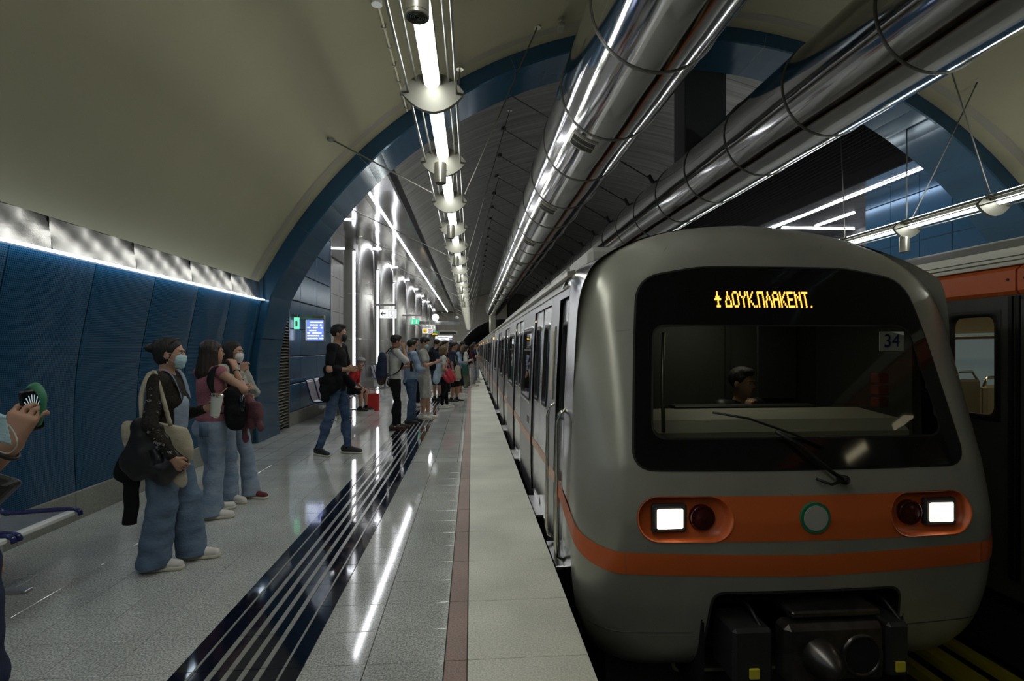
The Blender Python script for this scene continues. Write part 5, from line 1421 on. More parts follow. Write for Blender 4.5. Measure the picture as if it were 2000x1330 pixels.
        if hk=='pony': q+=[C(hpt(-.105,0,.05),hpt(-.14,0,-.12),.035*hs,.018*hs)]
        if hk=='long':
            q+=[C(hpt(-.045,0,.03),hpt(-.07,0,-.2),.088*hs,.095*hs,(.8,1,1)),C(hpt(-.07,0,-.2),hpt(-.085,.0,-.40),.09*hs,.055*hs,(.6,1,1)),C(hpt(.0,-.06,-.0),hpt(.0,-.085,-.24),.035*hs,.028*hs),C(hpt(.0,.06,-.0),hpt(.0,.085,-.24),.035*hs,.028*hs)]
        if hk=='bob': q+=[C(hpt(-.03,0,.03),hpt(-.04,0,-.12),.092*hs,.085*hs),C(hpt(.0,-.06,-.0),hpt(.005,-.075,-.16),.035*hs,.025*hs),C(hpt(.0,.06,-.0),hpt(.005,.075,-.16),.035*hs,.025*hs)]
        if hk=='curly': q=[('e',tuple(hpt(-.02,0,.03)),(.125*hs,.115*hs,.12*hs),Rh),('e',tuple(hpt(-.05,0,-.06)),(.10*hs,.11*hs,.09*hs),Rh)]
        wv={'curly':lambda X,Y,Z:.008*np.sin(X*150)*np.sin(Y*150)*np.sin(Z*150)}.get(hk,lambda X,Y,Z:.0016*np.sin((X+Y)*330+Z*16)+.002*np.sin(Y*130-X*150+Z*9))
        soft('hair',q,min(h,.007) if hk!='curly' else .007,hm,root,.02,subs=subs,wob=wv)
    if hk=='cap': pass
    # ---- mask
    if mask:
        q=[('e',tuple(hpt(.046,0,-.045)),(.060*hs,.061*hs,.058*hs),Rh),C(hpt(.098,0,-.03),hpt(.072,0,-.095),.014*hs,.016*hs),C(hpt(.04,0,-.08),hpt(.07,0,-.095),.04*hs,.022*hs)]
        n1=Rh@Vector((-1,0,.15)); n1=(n1.x,n1.y,n1.z); n2=Rh@Vector((.25,0,1)); 
        soft('face_mask',q,min(h,.006),mask,root,.015,cuts=[(n1,tuple(hpt(.045,0,-.04))),((n2.x,n2.y,n2.z),tuple(hpt(.08,0,-.004)))],wob=lambda X,Y,Z:.0012*np.sin(Z*520))
        if fine:
            for l_ in (1,-1):
                m=MB(); m.tube([tuple(hpt(.062,l_*.056,-.012)),tuple(hpt(.03,l_*.074,.0)),tuple(hpt(-.012,l_*.086,.01)),tuple(hpt(-.022,l_*.084,-.02)),tuple(hpt(.02,l_*.072,-.045)),tuple(hpt(.055,l_*.052,-.075))],.0016,5); m.build('ear_loop','white_cloth' if mask!='mask_black' else 'mask_black',root,True)
    root['_x']=0; del root['_x']
    return dict(root=root,AL=AL,AR=AR,up=up,P=P,hpt=hpt,hc=hc,h=h,H=H,s=s,hipc=hipc,shL=shL,shR=shR,neck=neck0,legs=legs,chest=chest)
def item(p,name,label,cat,group=None,loc=(0,0,0)):
    r=p['root']; o=empty(name,r.location,r.rotation_euler[2],label,cat,group); return o
def tubeo(pts,r,mat,parent,name,n=6,flat=None):
    m=MB(); m.tube([tuple(map(float,q)) for q in pts],r,n)
    return m.build(name,mat,parent,True)
def strap(pts,w_,mat,parent,name='strap',t=.005,side=None):
    m=MB(); P_=[Vector(q) for q in pts]; n=len(P_); vs=[]
    for i,p in enumerate(P_):
        d=(P_[min(i+1,n-1)]-P_[max(i-1,0)]).normalized(); sd=Vector(side) if side is not None else d.cross(Vector((0,0,1)))
        sd=(sd-d*sd.dot(d)).normalized()*w_/2; up_=d.cross(sd).normalized()*t/2
        vs+=[p-sd-up_,p+sd-up_,p+sd+up_,p-sd+up_]
    fs=[(i*4+j,i*4+(j+1)%4,(i+1)*4+(j+1)%4,(i+1)*4+j) for i in range(n-1) for j in range(4)]+[(3,2,1,0),(n*4-4,n*4-3,n*4-2,n*4-1)]
    m.add(vs,fs); return m.build(name,mat,parent,True)
def spl(pts,k=5):
    P_=[V3(*p) for p in pts]; out=[]
    for i in range(len(P_)-1):
        p0=P_[max(i-1,0)];p1=P_[i];p2=P_[i+1];p3=P_[min(i+2,len(P_)-1)]
        for j in range(k):
            t=j/k; out.append(.5*((2*p1)+(-p0+p2)*t+(2*p0-5*p1+4*p2-p3)*t*t+(-p0+3*p1-3*p2+p3)*t**3))
    return out+[P_[-1]]
# ------------------------------------------------------------------ people, nearest first
def sx_(p,l): return l
p1=person(-2.13,3.88,1.60,6,'woman with a hair bun, blue mask, black lace blouse and wide jeans holding a cup',top=('long','lace'),bottom=('wide','jeans_mid'),hair=('bun','hair_dark'),mask='mask_blue',fem=True,
  armR=((.005,-.168,.635),(.09,-.172,.50),(.6,.2,-.75)),armL=((.02,.13,.64),(.125,.07,.675),(1,-.25,.1)),feet=((.075,.055),(-.03,-.06)),head=(6,0))
r=p1['root']
# dungaree bib and straps
soft('dungaree_bib',[('c',(.025,0,.98),(.035,0,1.12),.098,.098,(1,1.12,1))],.007,'jeans_light',r,.01,cuts=[((-1,0,0),(.075,0,0)),((0,0,1),(0,0,1.2))])
m=MB(); rr=random.Random(8)
for q in range(46):
    t_=rr.uniform(.05,1.9); A_,B_,C_=p1['AR'][:3]; c_=lerp(A_,B_,t_) if t_<1 else lerp(B_,C_,t_-1); an_=rr.uniform(-1.1,1.1); rd=(.058-.009*t_); c_=c_+V3(math.sin(an_)*rd,-math.cos(an_)*rd,rr.uniform(-.01,.01)); k_=rr.uniform(.003,.0075)
    m.tube([tuple(c_+V3(math.cos(w)*k_,-.001,math.sin(w)*k_)) for w in np.linspace(0,rr.uniform(3.5,5.8),8)],.0012,4,False)
m.build('embroidery','grey_cloth',r,kind='stuff')
for l_ in (.085,-.085): strap(spl([(.112,l_*.7,1.16),(.098,l_*.8,1.24),(.06,l_*.95,1.335),(.0,l_*1.1,1.375),(-.07,l_,1.33),(-.115,l_*.7,1.15)]),.028,'jeans_light',r,'dungaree_strap')
m=MB(); m.tube([tuple(p1['hpt'](.0,-.082,-.055)),tuple(p1['hpt'](.004,-.088,-.075)),tuple(p1['hpt'](.0,-.084,-.095))],.0035,6); m.build('earring','chrome',r,True)
m=MB(); m.tube([tuple(p1['hpt'](.03,-.075,.085)),tuple(p1['hpt'](.045,-.03,.118)),tuple(p1['hpt'](.045,.03,.118)),tuple(p1['hpt'](.03,.075,.085))],.006,6); m.build('hair_sunglasses','ink',r,True)
w_=p1['AR'][2]; m=MB(); m.tube([(float(w_[0])+.035+.012*math.cos(a),float(w_[1])+.012*math.sin(a),float(w_[2])-.06) for a in np.linspace(0,6.28,12)],.0025,5); m.build('ring','chrome',r,True)
t=item(p1,'tote_bag','cream canvas tote bag hanging from the shoulder of the woman with the bun','bag')
soft('bag_body',[('c',(-.07,-.185,.88),(.10,-.185,.86),.115,.11,(1,.22,1)),('c',(-.09,-.185,.96),(.10,-.185,.95),.09,.09,(1,.25,1)),('c',(.11,-.19,.85),(.16,-.185,.64),.075,.05,(1,.3,1))],.007,'canvas',t,.03,cuts=[((.25,0,1),(0,0,1.03))],wob=lambda X,Y,Z:.004*np.sin(X*40+Z*18))
for f0,f1 in ((-.045,-.05),(.06,.075)):
    pass
strap(spl([(-.06,-.21,1.0),(-.075,-.20,1.2),(-.045,-.185,1.33),(-.02,-.165,1.36),(0,-.175,1.345),(.05,-.205,1.22),(.105,-.205,1.0)]),.026,'canvas',t,'handle',side=(1,0,0))
t=item(p1,'leather_jacket','black leather jacket draped over the tote bag of the woman with the bun','jacket')
soft('jacket_body',[('c',(-.07,-.215,.98),(-.06,-.22,.80),.065,.11,(1,.27,1)),('c',(-.05,-.22,.78),(.06,-.22,.70),.11,.09,(1,.33,1)),('c',(.0,-.215,.96),(.10,-.22,.78),.055,.07,(1,.3,1)),('c',(.08,-.25,.72),(.19,-.2,.77),.05,.025,(1,.7,1))],.007,'leather',t,.03,wob=lambda X,Y,Z:.0035*np.sin(X*38+Z*14+np.sin(Z*9)*1.5)+.0015*np.sin(Z*50-X*30))
soft('sleeve',[('c',(-.13,-.2,.86),(-.18,-.20,.70),.04,.065,(1,.45,1)),('c',(-.14,-.17,.66),(-.155,-.17,.36),.048,.045,(1,.5,1))],.007,'black_cloth',t,.03,wob=lambda X,Y,Z:.002*np.sin(Z*30+X*30),cuts=[((0,0,-1),(0,0,.345))])
strap([(.02,-.25,.86),(.05,-.262,.78),(.07,-.262,.68)],.06,'leather',t,'lapel',.006,side=(1,0,.2))
t=item(p1,'tumbler','white insulated tumbler with steel rim and straw held by the woman with the bun','cup')
C0=Vector((.285,.055,1.02)); ax_=Vector((.12,0,1)).normalized()
m=MB(); m.tube([C0+ax_*q for q in (0,.012)],.03,24,rs=[.029,.030]); m.build('steel_base','chrome',t,True)
m=MB(); m.tube([C0+ax_*q for q in (.012,.15)],.03,24,rs=[.031,.04]); autos(m.build('cup_body','cup_white',t),40)
m=MB(); m.tube([C0+ax_*q for q in (.15,.158,.166,.172)],.03,24,rs=[.041,.043,.043,.036]); autos(m.build('steel_rim','chrome',t),40)
m=MB(); m.tube([C0+ax_*.165+Vector((.01,0,0)),C0+ax_*.165+Vector((.07,-.01,.05))],.0035,8); m.build('straw','straw',t,True)
# -- long haired woman
p2=person(-2.36,4.98,1.60,60,'woman with very long brown hair, pink sleeveless knit top and flared light jeans',top=('tank','pink_knit'),bottom=('flare','jeans_light'),hair=('long','hair_brown'),fem=True,tuck=True,
  armR=((.07,-.18,.715),(.10,-.07,.83),(.0,.4,.9)),armL=((.08,.10,.65),(.16,-.06,.655),(.5,-.8,0)),feet=((.05,.05),(-.04,-.055)),toe=(-20,-45),head=(-22,0))
r=p2['root']
for o_ in ((-.04,-.105),(.03,-.1)):
    pass
m=MB(); z_=.86; 
strap([(-.112,-.135,.80),(-.132,-.095,.80),(-.137,-.045,.80)],.12,'jeans_mid',r,'pocket',.004,side=(0,0,1))
for q in (.3,.75):
    a,b_=p2['AR'][1],p2['AR'][2]; c_=lerp(a,b_,q+.1); d=(b_-a)/np.linalg.norm(b_-a); n1=np.cross(d,V3(1,0,0)); n1/=np.linalg.norm(n1); n2=np.cross(d,n1)
    m=MB(); m.tube([tuple(c_+(n1*math.cos(t_)+n2*math.sin(t_))*.031) for t_ in np.linspace(0,6.2832,17)],.005,6,False); m.build('wristband','ink',r,True)
t=item(p2,'backpack','black backpack with a side bottle pocket carried by the long haired woman','bag')
soft('bag_body',[('c',(.05,-.23,1.10),(.06,-.25,.88),.09,.10,(.8,.9,1)),('e',(.06,-.31,.96),(.06,.05,.08)),('e',(.05,-.27,.86),(.08,.07,.07))],.007,'black_cloth',t,.025,wob=lambda X,Y,Z:.004*np.sin(X*45+Z*32))
strap(spl([(.02,-.24,.98),(-.06,-.20,1.06),(-.10,-.15,1.18),(-.085,-.13,1.29),(-.02,-.125,1.355),(.05,-.14,1.29),(.06,-.2,1.15)]),.055,'black_cloth',t,'shoulder_strap',.012)
m=MB(); m.tube([(.06,-.34,.96),(.06,-.34,1.07),(.06,-.34,1.08),(.06,-.34,1.105)],.03,14,rs=[.03,.03,.018,.018]); m.build('bottle','screen_glass',t,True)
t=item(p2,'jacket','dusty maroon jacket hanging over the arm beside the black backpack','jacket')
soft('jacket_body',[('c',(.20,-.20,1.05),(.20,-.33,.97),.045,.06,(.6,1,1)),('c',(.20,-.35,.95),(.20,-.40,.80),.06,.04,(.6,1,1)),('c',(.20,-.18,1.02),(.2,-.20,.68),.04,.04,(.6,1,1)),('c',(.2,-.27,.98),(.2,-.28,.82),.055,.045,(.6,1,1))],.007,'maroon_cloth',t,.02,wob=lambda X,Y,Z:.006*np.sin(X*60+Y*40+Z*14)+.003*np.sin(Z*60))
# -- woman behind with white mask
p3=person(-2.40,5.50,1.60,-18,'dark haired woman in a white mask standing behind the long haired woman',top=('long','beige_cloth'),bottom=('flare','jeans_light'),shoes=('shoe_white','shoe_sole'),hair=('long','hair_dark'),mask='mask_white',fem=True,
  armR=((.09,-.13,.68),(.10,-.03,.80),(.1,.2,.9)),armL=((.06,.13,.66),(.13,.02,.70),None),feet=((.09,.06),(.03,-.055)),head=(14,0))
for ch in p3['root'].children:
    if ch.name.startswith('shoe') and not ch.name.startswith('shoe_sole'): ch.data.materials[0]=M['shoe_maroon']; break
# -- man in black t-shirt
p4=person(-1.93,7.72,1.87,-10,'tall young man in a black mask, black t-shirt and ripped dark jeans',top=('tee','black_cloth',.72),bottom=('slim','jeans_dark'),shoes=('shoe_black','shoe_sole'),hair=('short','hair_dark'),mask='mask_black',skin='skin',
  armR=((.0,-.15,.655),(.12,-.10,.655),(1,.2,.1)),armL=((.02,.14,.65),(.13,.06,.665),(1,-.4,0)),feet=((.065,.06),(-.115,-.045)),toe=(-5,-30),head=(12,2),hipshift=(.01,0),build=.96)
r=p4['root']
for kn,fx in ((p4['legs'][0][1],.068),(p4['legs'][1][1],.068)):
    m=MB()
    for q in range(5):
        z=float(kn[2])+.03-.012*q; m.tube([(float(kn[0])+fx-.006,float(kn[1])-.04,z),(float(kn[0])+fx+.008,float(kn[1]),z-.003),(float(kn[0])+fx-.004,float(kn[1])+.04,z)],.0022,4)
    m.build('ripped_threads','white_cloth',r,kind='stuff')
    soft('knee_rip',[('e',(float(kn[0])+fx-.014,float(kn[1]),float(kn[2])+.005),(.022,.045,.022))],.006,'ink',r,0)
m=MB(); rr=random.Random(5)
for q in range(9):
    y0=-.01-.012*q+.03; m.tube([(.132-abs(y0)*.25,y0,1.36+rr.uniform(-.01,.012)),(.138-abs(y0)*.25,y0-.005,1.33+rr.uniform(-.01,.012)),(.134-abs(y0)*.25,y0-.014,1.35+rr.uniform(-.01,.012))],.0022,4)
m.build('shirt_print','grey_cloth',r,kind='stuff')
t=item(p4,'jacket','black jacket folded over the forearm of the man in the black t-shirt','jacket')
soft('jacket_body',[('c',(.0,-.265,1.235),(.14,-.215,1.235),.046,.05),('c',(.01,-.275,1.2),(-.01,-.28,.90),.075,.085,(1,.34,1)),('c',(.11,-.25,1.2),(.12,-.26,1.0),.055,.07,(1,.38,1)),('c',(-.05,-.26,1.1),(-.06,-.265,.84),.05,.055,(1,.34,1))],.0085,'black_cloth',t,.03,wob=lambda X,Y,Z:.006*np.sin(X*40+Z*15)+.004*np.sin(Z*45))
soft('pouch',[('c',(.15,-.02,1.10),(.20,.04,1.0),.055,.07,(1,.8,.9))],.0085,'black_cloth',t,.02)
# -- neighbour whose arm reaches in at the left edge
p0=person(-1.645,1.74,1.64,0,'person mostly outside the frame raising a phone with a mask dangling from the hand',top=('tee','navy_cloth',.5),bottom=('wide','navy_cloth'),shoes=('shoe_black','shoe_sole'),hair=('short','hair_dark'),skin='skin',vox=.005,fem=True,
  armR=((.143,-.14,.66),(.243,-.125,.765),(.30,.05,.95)),armL=((-.03,.13,.64),(-.02,.14,.50),None),feet=((.0,.05),(.0,-.05)),head=(20,5))
w0=p0['AR'][2]; d0=p0['AR'][3]
m=MB(); d=(w0-p0['AR'][1]); d/=np.linalg.norm(d); n1=np.cross(d,V3(0,1,0)); n1/=np.linalg.norm(n1); n2=np.cross(d,n1); c_=w0-d*.02
m.tube([tuple(c_+(n1*math.cos(t_)+n2*math.sin(t_))*.031) for t_ in np.linspace(0,6.2832,25)],.005,8,False); m.build('bracelet','ink',p0['root'],True)
t=item(p0,'phone','black smartphone held up at the left edge of the photo','phone')
ph=w0+d0*.085+V3(-.01,.03,-.02); Rp=Rzy(74,-6)
def bx_(c,h_,name,mat,par,b=.004):
    m=MB(); m.box(-h_[0],h_[0],-h_[1],h_[1],-h_[2],h_[2],b); m.v=[tuple(Rp@Vector(v)+Vector(c)) for v in m.v]; return m.build(name,mat,par)
bx_(tuple(ph+V3(.0,.01,.03)),(.028,.0045,.058),'case','ink',t); 
m=MB(); m.box(-.025,.025,-.0052,-.0046,-.052,.052); m.v=[tuple(Rp@Vector(v)+Vector(tuple(ph+V3(0,.01,.03)))) for v in m.v]; m.build('screen','screen_glass',t)
m=MB()
for k in range(7):
    a=-.9+.3*k; m.add([tuple(Rp@Vector(q)+Vector(tuple(ph+V3(0,.01,.03)))) for q in ((0,-.0056,-.01),(math.sin(a)*.026+.0015,-.0056,math.cos(a)*.045),(math.sin(a)*.026-.0015,-.0056,math.cos(a)*.045))],[(0,1,2)])
m.build('screen_image','screen_streak',t,kind='stuff')
t=item(p0,'face_mask','pale blue surgical mask dangling by its loops from the raised hand','mask')
m=MB(); vs=[]; n=8
for j in range(13):
    for i in range(n+1):
        u=i/n; v=j/12; vs.append(tuple(w0+V3(-.045+.10*u+.015*v,-.085-.015*math.sin(u*3.14)-.003*(j%2),.12-.075*v-.03*u+.01*math.sin(u*3))))
m.add(vs,[(j*(n+1)+i,j*(n+1)+i+1,(j+1)*(n+1)+i+1,(j+1)*(n+1)+i) for j in range(12) for i in range(n)]); o_=m.build('mask_sheet','mask_blue',t,True)
sd=o_.modifiers.new('s','SOLIDIFY'); sd.thickness=.0025
for s_ in (1,-1):
    m=MB(); m.tube(spl([tuple(w0+V3(-.07 if s_<0 else .02,-.06,.085)),tuple(w0+V3(-.06 if s_<0 else .055,-.065,.05)),tuple(w0+V3(-.07 if s_<0 else .065,-.065,.015)),tuple(w0+V3(-.085 if s_<0 else .04,-.06,-.01)),tuple(w0+V3(-.08 if s_<0 else .01,-.06,.0))]),.0018,6); m.build('ear_loop','white_cloth',t,True)
t=item(p0,'lanyard','green ribbon lanyard hooked behind the raised phone','lanyard')
strap(spl([tuple(ph+V3(-.005,.0,.095)),tuple(ph+V3(.025,-.01,.10)),tuple(ph+V3(.048,-.015,.07)),tuple(ph+V3(.048,-.015,.03)),tuple(ph+V3(.035,-.01,-.01))]),.022,'lanyard_green',t,'ribbon',.003,side=(0,.5,.4))
t=item(p0,'handbag','black leather bag corner below the raised arm at the left edge','bag')
m=MB(); m.prism([(.0,1.24),(.20,1.235),(.425,1.155),(.27,1.0),(.02,.95)],'y',-.24,-.18); o_=m.build('bag_body','leather',t); bv=o_.modifiers.new('b','BEVEL'); bv.width=.02; bv.segments=3
# -- seated man
p5=person(-3.02,13.05,1.62,-12,'seated man in a red jacket, grey cap and black mask looking down',top=('long','red_cloth',1.0),bottom=('shorts','black_cloth'),shoes=('shoe_black','shoe_white'),hair=('buzz','hair_grey'),mask='mask_black',seat=.40,knees=((.27,.07,.30),(.26,-.07,.30)),feet=((.28,.07),(.25,-.07)),lean_=26,head=(0,28),
  armR=((.12,-.13,.60),(.24,-.05,.54),None),armL=((.12,.13,.60),(.24,.05,.54),None),group='people further along the platform')
soft('cap',[('e',tuple(p5['hpt'](-.015,0,.07)),(.105,.088,.07))],.01,'grey_cloth',p5['root'],.02,cuts=[((-.1,0,-1),tuple(p5['hpt'](0,0,.06)))])
t=empty('shopping_bag',(-2.42,13.1,0),R(-10),'red shopping bag standing at the seated man\'s feet','bag')
m=MB(); m.add([(-.16,-.06,0),(.16,-.06,0),(.16,.06,0),(-.16,.06,0),(-.19,-.05,.40),(.17,-.05,.42),(.17,.05,.42),(-.19,.05,.40)],[(0,3,2,1),(0,1,5,4),(1,2,6,5),(2,3,7,6),(3,0,4,7)]); m.build('bag_body','red_bag',t)
for y_ in (-.05,.05): tubeo(spl([(-.08,y_,.41),(-.07,y_,.50),(.05,y_,.50),(.06,y_,.41)]),.006,'red_bag',t,'handle')
# -- the queue
def backpack(p,col,label,sc_=1,b2=None,dz=0,strapc='black_cloth',name='backpack'):
    t=item(p,name,label,'bag','bags carried by waiting people'); s=p['s']
    c=lambda f,l,u:(f*s,l*s,(u+dz)*s)
    soft('bag_body',[('c',c(-.235,0,1.30),c(-.245,0,1.02),.125*s*sc_,.15*s*sc_,(.62,1,1)),('c',c(-.30,0,1.15),c(-.30,0,1.03),.06*s*sc_,.09*s*sc_,(.6,1,1))],p['h'],col,t,.03)
    if b2: soft('bag_base',[('c',c(-.24,0,1.02),c(-.25,0,.95),.155*s*sc_,.13*s*sc_,(.64,1.02,1))],p['h'],b2,t,.02,cuts=[((0,0,1),(0,0,(1.0+dz)*s))])
    for l_ in (.1,-.1): strap(spl([c(-.15,l_*.8,1.40),c(-.05,l_,1.50),c(.05,l_*1.1,1.46),c(.115,l_*1.2,1.30),c(.06,l_*1.75,1.12),c(-.08,l_*1.75,1.02),c(-.19,l_*1.2,1.0)]),.045*s,strapc,t,'shoulder_strap',.01)
    return t
p6=person(-1.42,9.95,1.78,22,'man in a white t-shirt and black trousers with a finger at his ear',top=('tee','white_cloth',.85),bottom=('slim','black_cloth'),shoes=('shoe_brown','shoe_brown'),hair=('short','hair_dark'),skin='skin_tan',head=(10,12),
  armR=((.09,-.15,.705),(.075,-.07,.845),(-.15,.2,1)),armL=((.03,.14,.64),(.15,.05,.66),None),feet=((.05,.05),(-.02,-.05)))
backpack(p6,'navy_cloth','navy blue backpack with a brown base on the man in the white t-shirt',b2='shoe_brown')
t=item(p6,'flask','black drink flask held by the man in the white t-shirt','flask'); m=MB(); m.tube([(.33,.04,1.08),(.33,.04,1.24),(.33,.04,1.26),(.33,.04,1.28)],.035,16,rs=[.034,.036,.028,.028]); m.build('flask_body','ink',t,True)
p7=person(-1.22,10.72,1.70,30,'man in a pale blue shirt and blue jeans with a thin black shoulder strap',top=('loose','blue_shirt'),bottom=('jeans','jeans_dark'),shoes=('shoe_black','shoe_black'),hair=('short','hair_dark'),build=1.1,head=(0,15),
  armR=((.04,-.155,.645),(.14,-.06,.64),None),armL=((.04,.155,.645),(.14,.06,.64),None),feet=((.06,.06),(-.05,-.06)))
strap(spl([(-.14,.02,1.2),(-.12,-.06,1.33),(-.03,-.12,1.44),(.06,-.08,1.36),(.14,.02,1.2)]),.03,'black_cloth',p7['root'],'shoulder_strap',.008)
p8=person(-1.02,11.35,1.77,0,'man in a beige top and blue mask looking down behind the blue shirted man',top=('tee','beige_cloth'),bottom=('shorts','beige_cloth'),shoes=('shoe_white','shoe_sole'),hair=('short','hair_dark'),mask='mask_blue',build=1.05,head=(-5,25),
  armR=((.03,-.14,.65),(.15,-.04,.69),None),armL=((.03,.14,.65),(.15,.04,.69),None),feet=((.05,.06),(-.01,-.05)))
t=item(p8,'phone','phone in the hands of the man in the beige top','phone'); m=MB(); m.box(.33,.40,-.02,.02,1.24,1.255,.004); m.build('case','red_sign',t)
p9=person(-1.0,15.25,1.80,55,'man seen from behind in a navy t-shirt and navy shorts',top=('tee','navy_cloth'),bottom=('shorts','navy_cloth'),shoes=('shoe_black','shoe_black'),hair=('buzz','hair_brown'),build=1.05,armR=((.08,-.15,.66),(.12,-.04,.76),None),feet=((.02,.06),(-.02,-.06)))
backpack(p9,'black_cloth','black backpack on the man in navy shorts',.95)
p10=person(-.72,13.5,1.57,12,'woman with curly blond hair, white top, black trousers and white shoes',top=('tee','white_cloth',.5),bottom=('slim','black_cloth'),shoes=('shoe_white','shoe_white'),hair=('curly','hair_curly'),fem=True,build=1.1,
  armR=((-.01,-.15,.635),(.12,-.12,.60),None),armL=((.02,.14,.64),(.12,.08,.60),None),feet=((.07,.05),(-.03,-.05)))
t=item(p10,'handbag','slouchy red leather handbag of the curly haired woman','bag','bags carried by waiting people')
soft('bag_body',[('c',(.10,-.24,.92),(.13,-.25,.78),.08,.13,(1,.55,1)),('c',(.05,-.24,.80),(.2,-.25,.78),.09,.09,(1,.55,1))],.01,'red_leather',t,.03,wob=lambda X,Y,Z:.007*np.sin(X*50+Z*30))
strap(spl([(.05,-.235,.95),(.0,-.22,1.15),(-.01,-.16,1.32),(.05,-.17,1.22),(.15,-.23,.97)]),.022,'red_leather',t,'handle',side=(1,0,0))
t=item(p10,'cloth_bag','pale blue cloth bag hanging behind the curly haired woman','bag','bags carried by waiting people')
soft('bag_body',[('c',(-.12,-.14,1.2),(-.2,-.16,.72),.05,.1,(1,.5,1))],.012,'lightblue_cloth',t,.02,wob=lambda X,Y,Z:.005*np.sin(X*40+Z*10)); strap([(-.12,-.14,1.2),(-.04,-.15,1.31),(.03,-.13,1.3)],.025,'lightblue_cloth',t,'handle')
p11=person(-.50,14.9,1.70,-5,'dark haired youth in a navy t-shirt and shorts behind the curly haired woman',top=('tee','navy_cloth'),bottom=('shorts','black_cloth'),shoes=('shoe_black','shoe_white'),hair=('short','hair_dark'),skin='skin_tan',feet=((.05,.05),(-.03,-.05)),head=(-12,8))
t=item(p11,'tote_bag','pale canvas bag hanging from the youth in navy','bag','bags carried by waiting people'); soft('bag_body',[('c',(.13,-.2,.98),(.13,-.2,.72),.07,.11,(1,.4,1))],.012,'canvas',t,.02); strap([(.11,-.2,1.04),(.02,-.16,1.42),(.15,-.2,1.04)],.02,'canvas',t,'handle',side=(1,0,0))
p12=person(-.42,16.9,1.66,5,'woman in a pale blue shirt and long black skirt',top=('long','blue_shirt'),bottom=('skirt','black_cloth'),shoes=('shoe_white','shoe_white'),hair=('bob','hair_brown'),fem=True,armR=((.02,-.14,.65),(.12,-.06,.64),None),feet=((.06,.05),(0,-.05)))
strap(spl([(-.12,.06,.95),(-.1,-.05,1.25),(-.02,-.12,1.37),(.12,-.02,1.2),(.13,.1,1.0)]),.04,'black_cloth',p12['root'],'shoulder_strap',.01)
p13=person(-.38,21.6,1.80,10,'man in a dark olive jacket behind the woman in the white sweater',top=('loose','dark_olive'),bottom=('jeans','olive_cloth'),shoes=('shoe_white','shoe_white'),hair=('short','hair_dark'),head=(0,10))
p14=person(-.22,20.3,1.63,5,'woman in a white long sleeved top and wide olive trousers looking at a phone',top=('tight','white_cloth'),bottom=('wide','olive_cloth'),shoes=('shoe_white','shoe_white'),hair=('long','hair_dark'),fem=True,head=(0,18),
  armR=((.0,-.14,.63),(.13,-.06,.655),None),armL=((.0,.14,.63),(.13,.05,.655),None),feet=((.04,.05),(-.01,-.05)))
backpack(p14,'maroon_dark','dark maroon patterned bag on the back of the woman in white',.75,dz=-.15)
t=item(p14,'shopping_bag','dark green flat shopping bag below the woman in the white top','bag','bags carried by waiting people'); m=MB(); m.box(-.05,.05,-.19,.19,-.2,.2,.01); m.v=[tuple(Matrix.Rotation(R(62),3,'Z')@Matrix.Rotation(R(-14),3,'Y')@Vector(v)+Vector((-.12,-.24,.72))) for v in m.v]; m.build('bag_body','green_cloth',t)
p15=person(.02,21.1,1.68,8,'woman in a maroon t-shirt and pale grey trousers near the platform edge',top=('tee','maroon_dark'),bottom=('jeans','grey_cloth'),shoes=('shoe_white','shoe_white'),hair=('bob','hair_brown'),fem=True,armR=((-.01,-.15,.635),(.03,-.13,.5),None),feet=((.06,.05),(-.03,-.05)))
t=item(p15,'backpack','small dark maroon backpack hanging behind the woman in the maroon t-shirt','bag','bags carried by waiting people'); soft('bag_body',[('c',(-.16,-.08,1.16),(-.17,-.08,.95),.09,.11,(.8,1,1))],.014,'maroon_dark',t,.02)
G='people in the distant crowd'
EX_=[(-1.50,13.9,1.80,10,'tall dark haired man in black behind the man with the blue mask','black_cloth','black_cloth','short','hair_dark'),
 (-.98,17.6,1.70,40,'man in a dark top between the navy backpack and the curly haired woman','navy_cloth','jeans_dark','buzz','hair_dark'),
 (-.88,17.3,1.78,-10,'dark haired person in black just left of the youth in navy','black_cloth','black_cloth','short','hair_dark'),
 (-.70,18.6,1.76,20,'long haired person in brown behind the dark haired youth','maroon_dark','jeans_dark','bob','hair_dark'),
 (-.62,24.2,1.72,15,'distant person in a white shirt with a dark ponytail','white_cloth','jeans_light','pony','hair_dark'),
 (-.50,26.0,1.70,0,'distant person in a beige shirt among the crowd','beige_cloth','black_cloth','short','hair_brown'),
 (.10,23.4,1.78,15,'distant dark haired man in a dark top behind the maroon t-shirt','navy_cloth','jeans_mid','short','hair_dark'),
 (.22,25.2,1.70,0,'distant person in a white shirt stretching a hand towards the train','white_cloth','grey_cloth','short','hair_dark'),
 (-.85,28.0,1.74,30,'distant person in blue jeans beside the tactile strip','blue_shirt','jeans_mid','short','hair_brown'),
 (-.45,30.5,1.66,10,'furthest person in a pink top waiting on the platform','pink_knit','jeans_dark','bob','hair_dark')]
for x,y,H_,fc,lb,tm,bm,hk,hm in EX_:
    person(x,y,H_,fc,lb,top=('tee',tm),bottom=('jeans',bm),hair=(hk,hm),fem=hk in('bob','pony'),group=G,vox=.014,armR=((.02,-.14,.64),(.12,-.06,.63),None),head=(0,8))
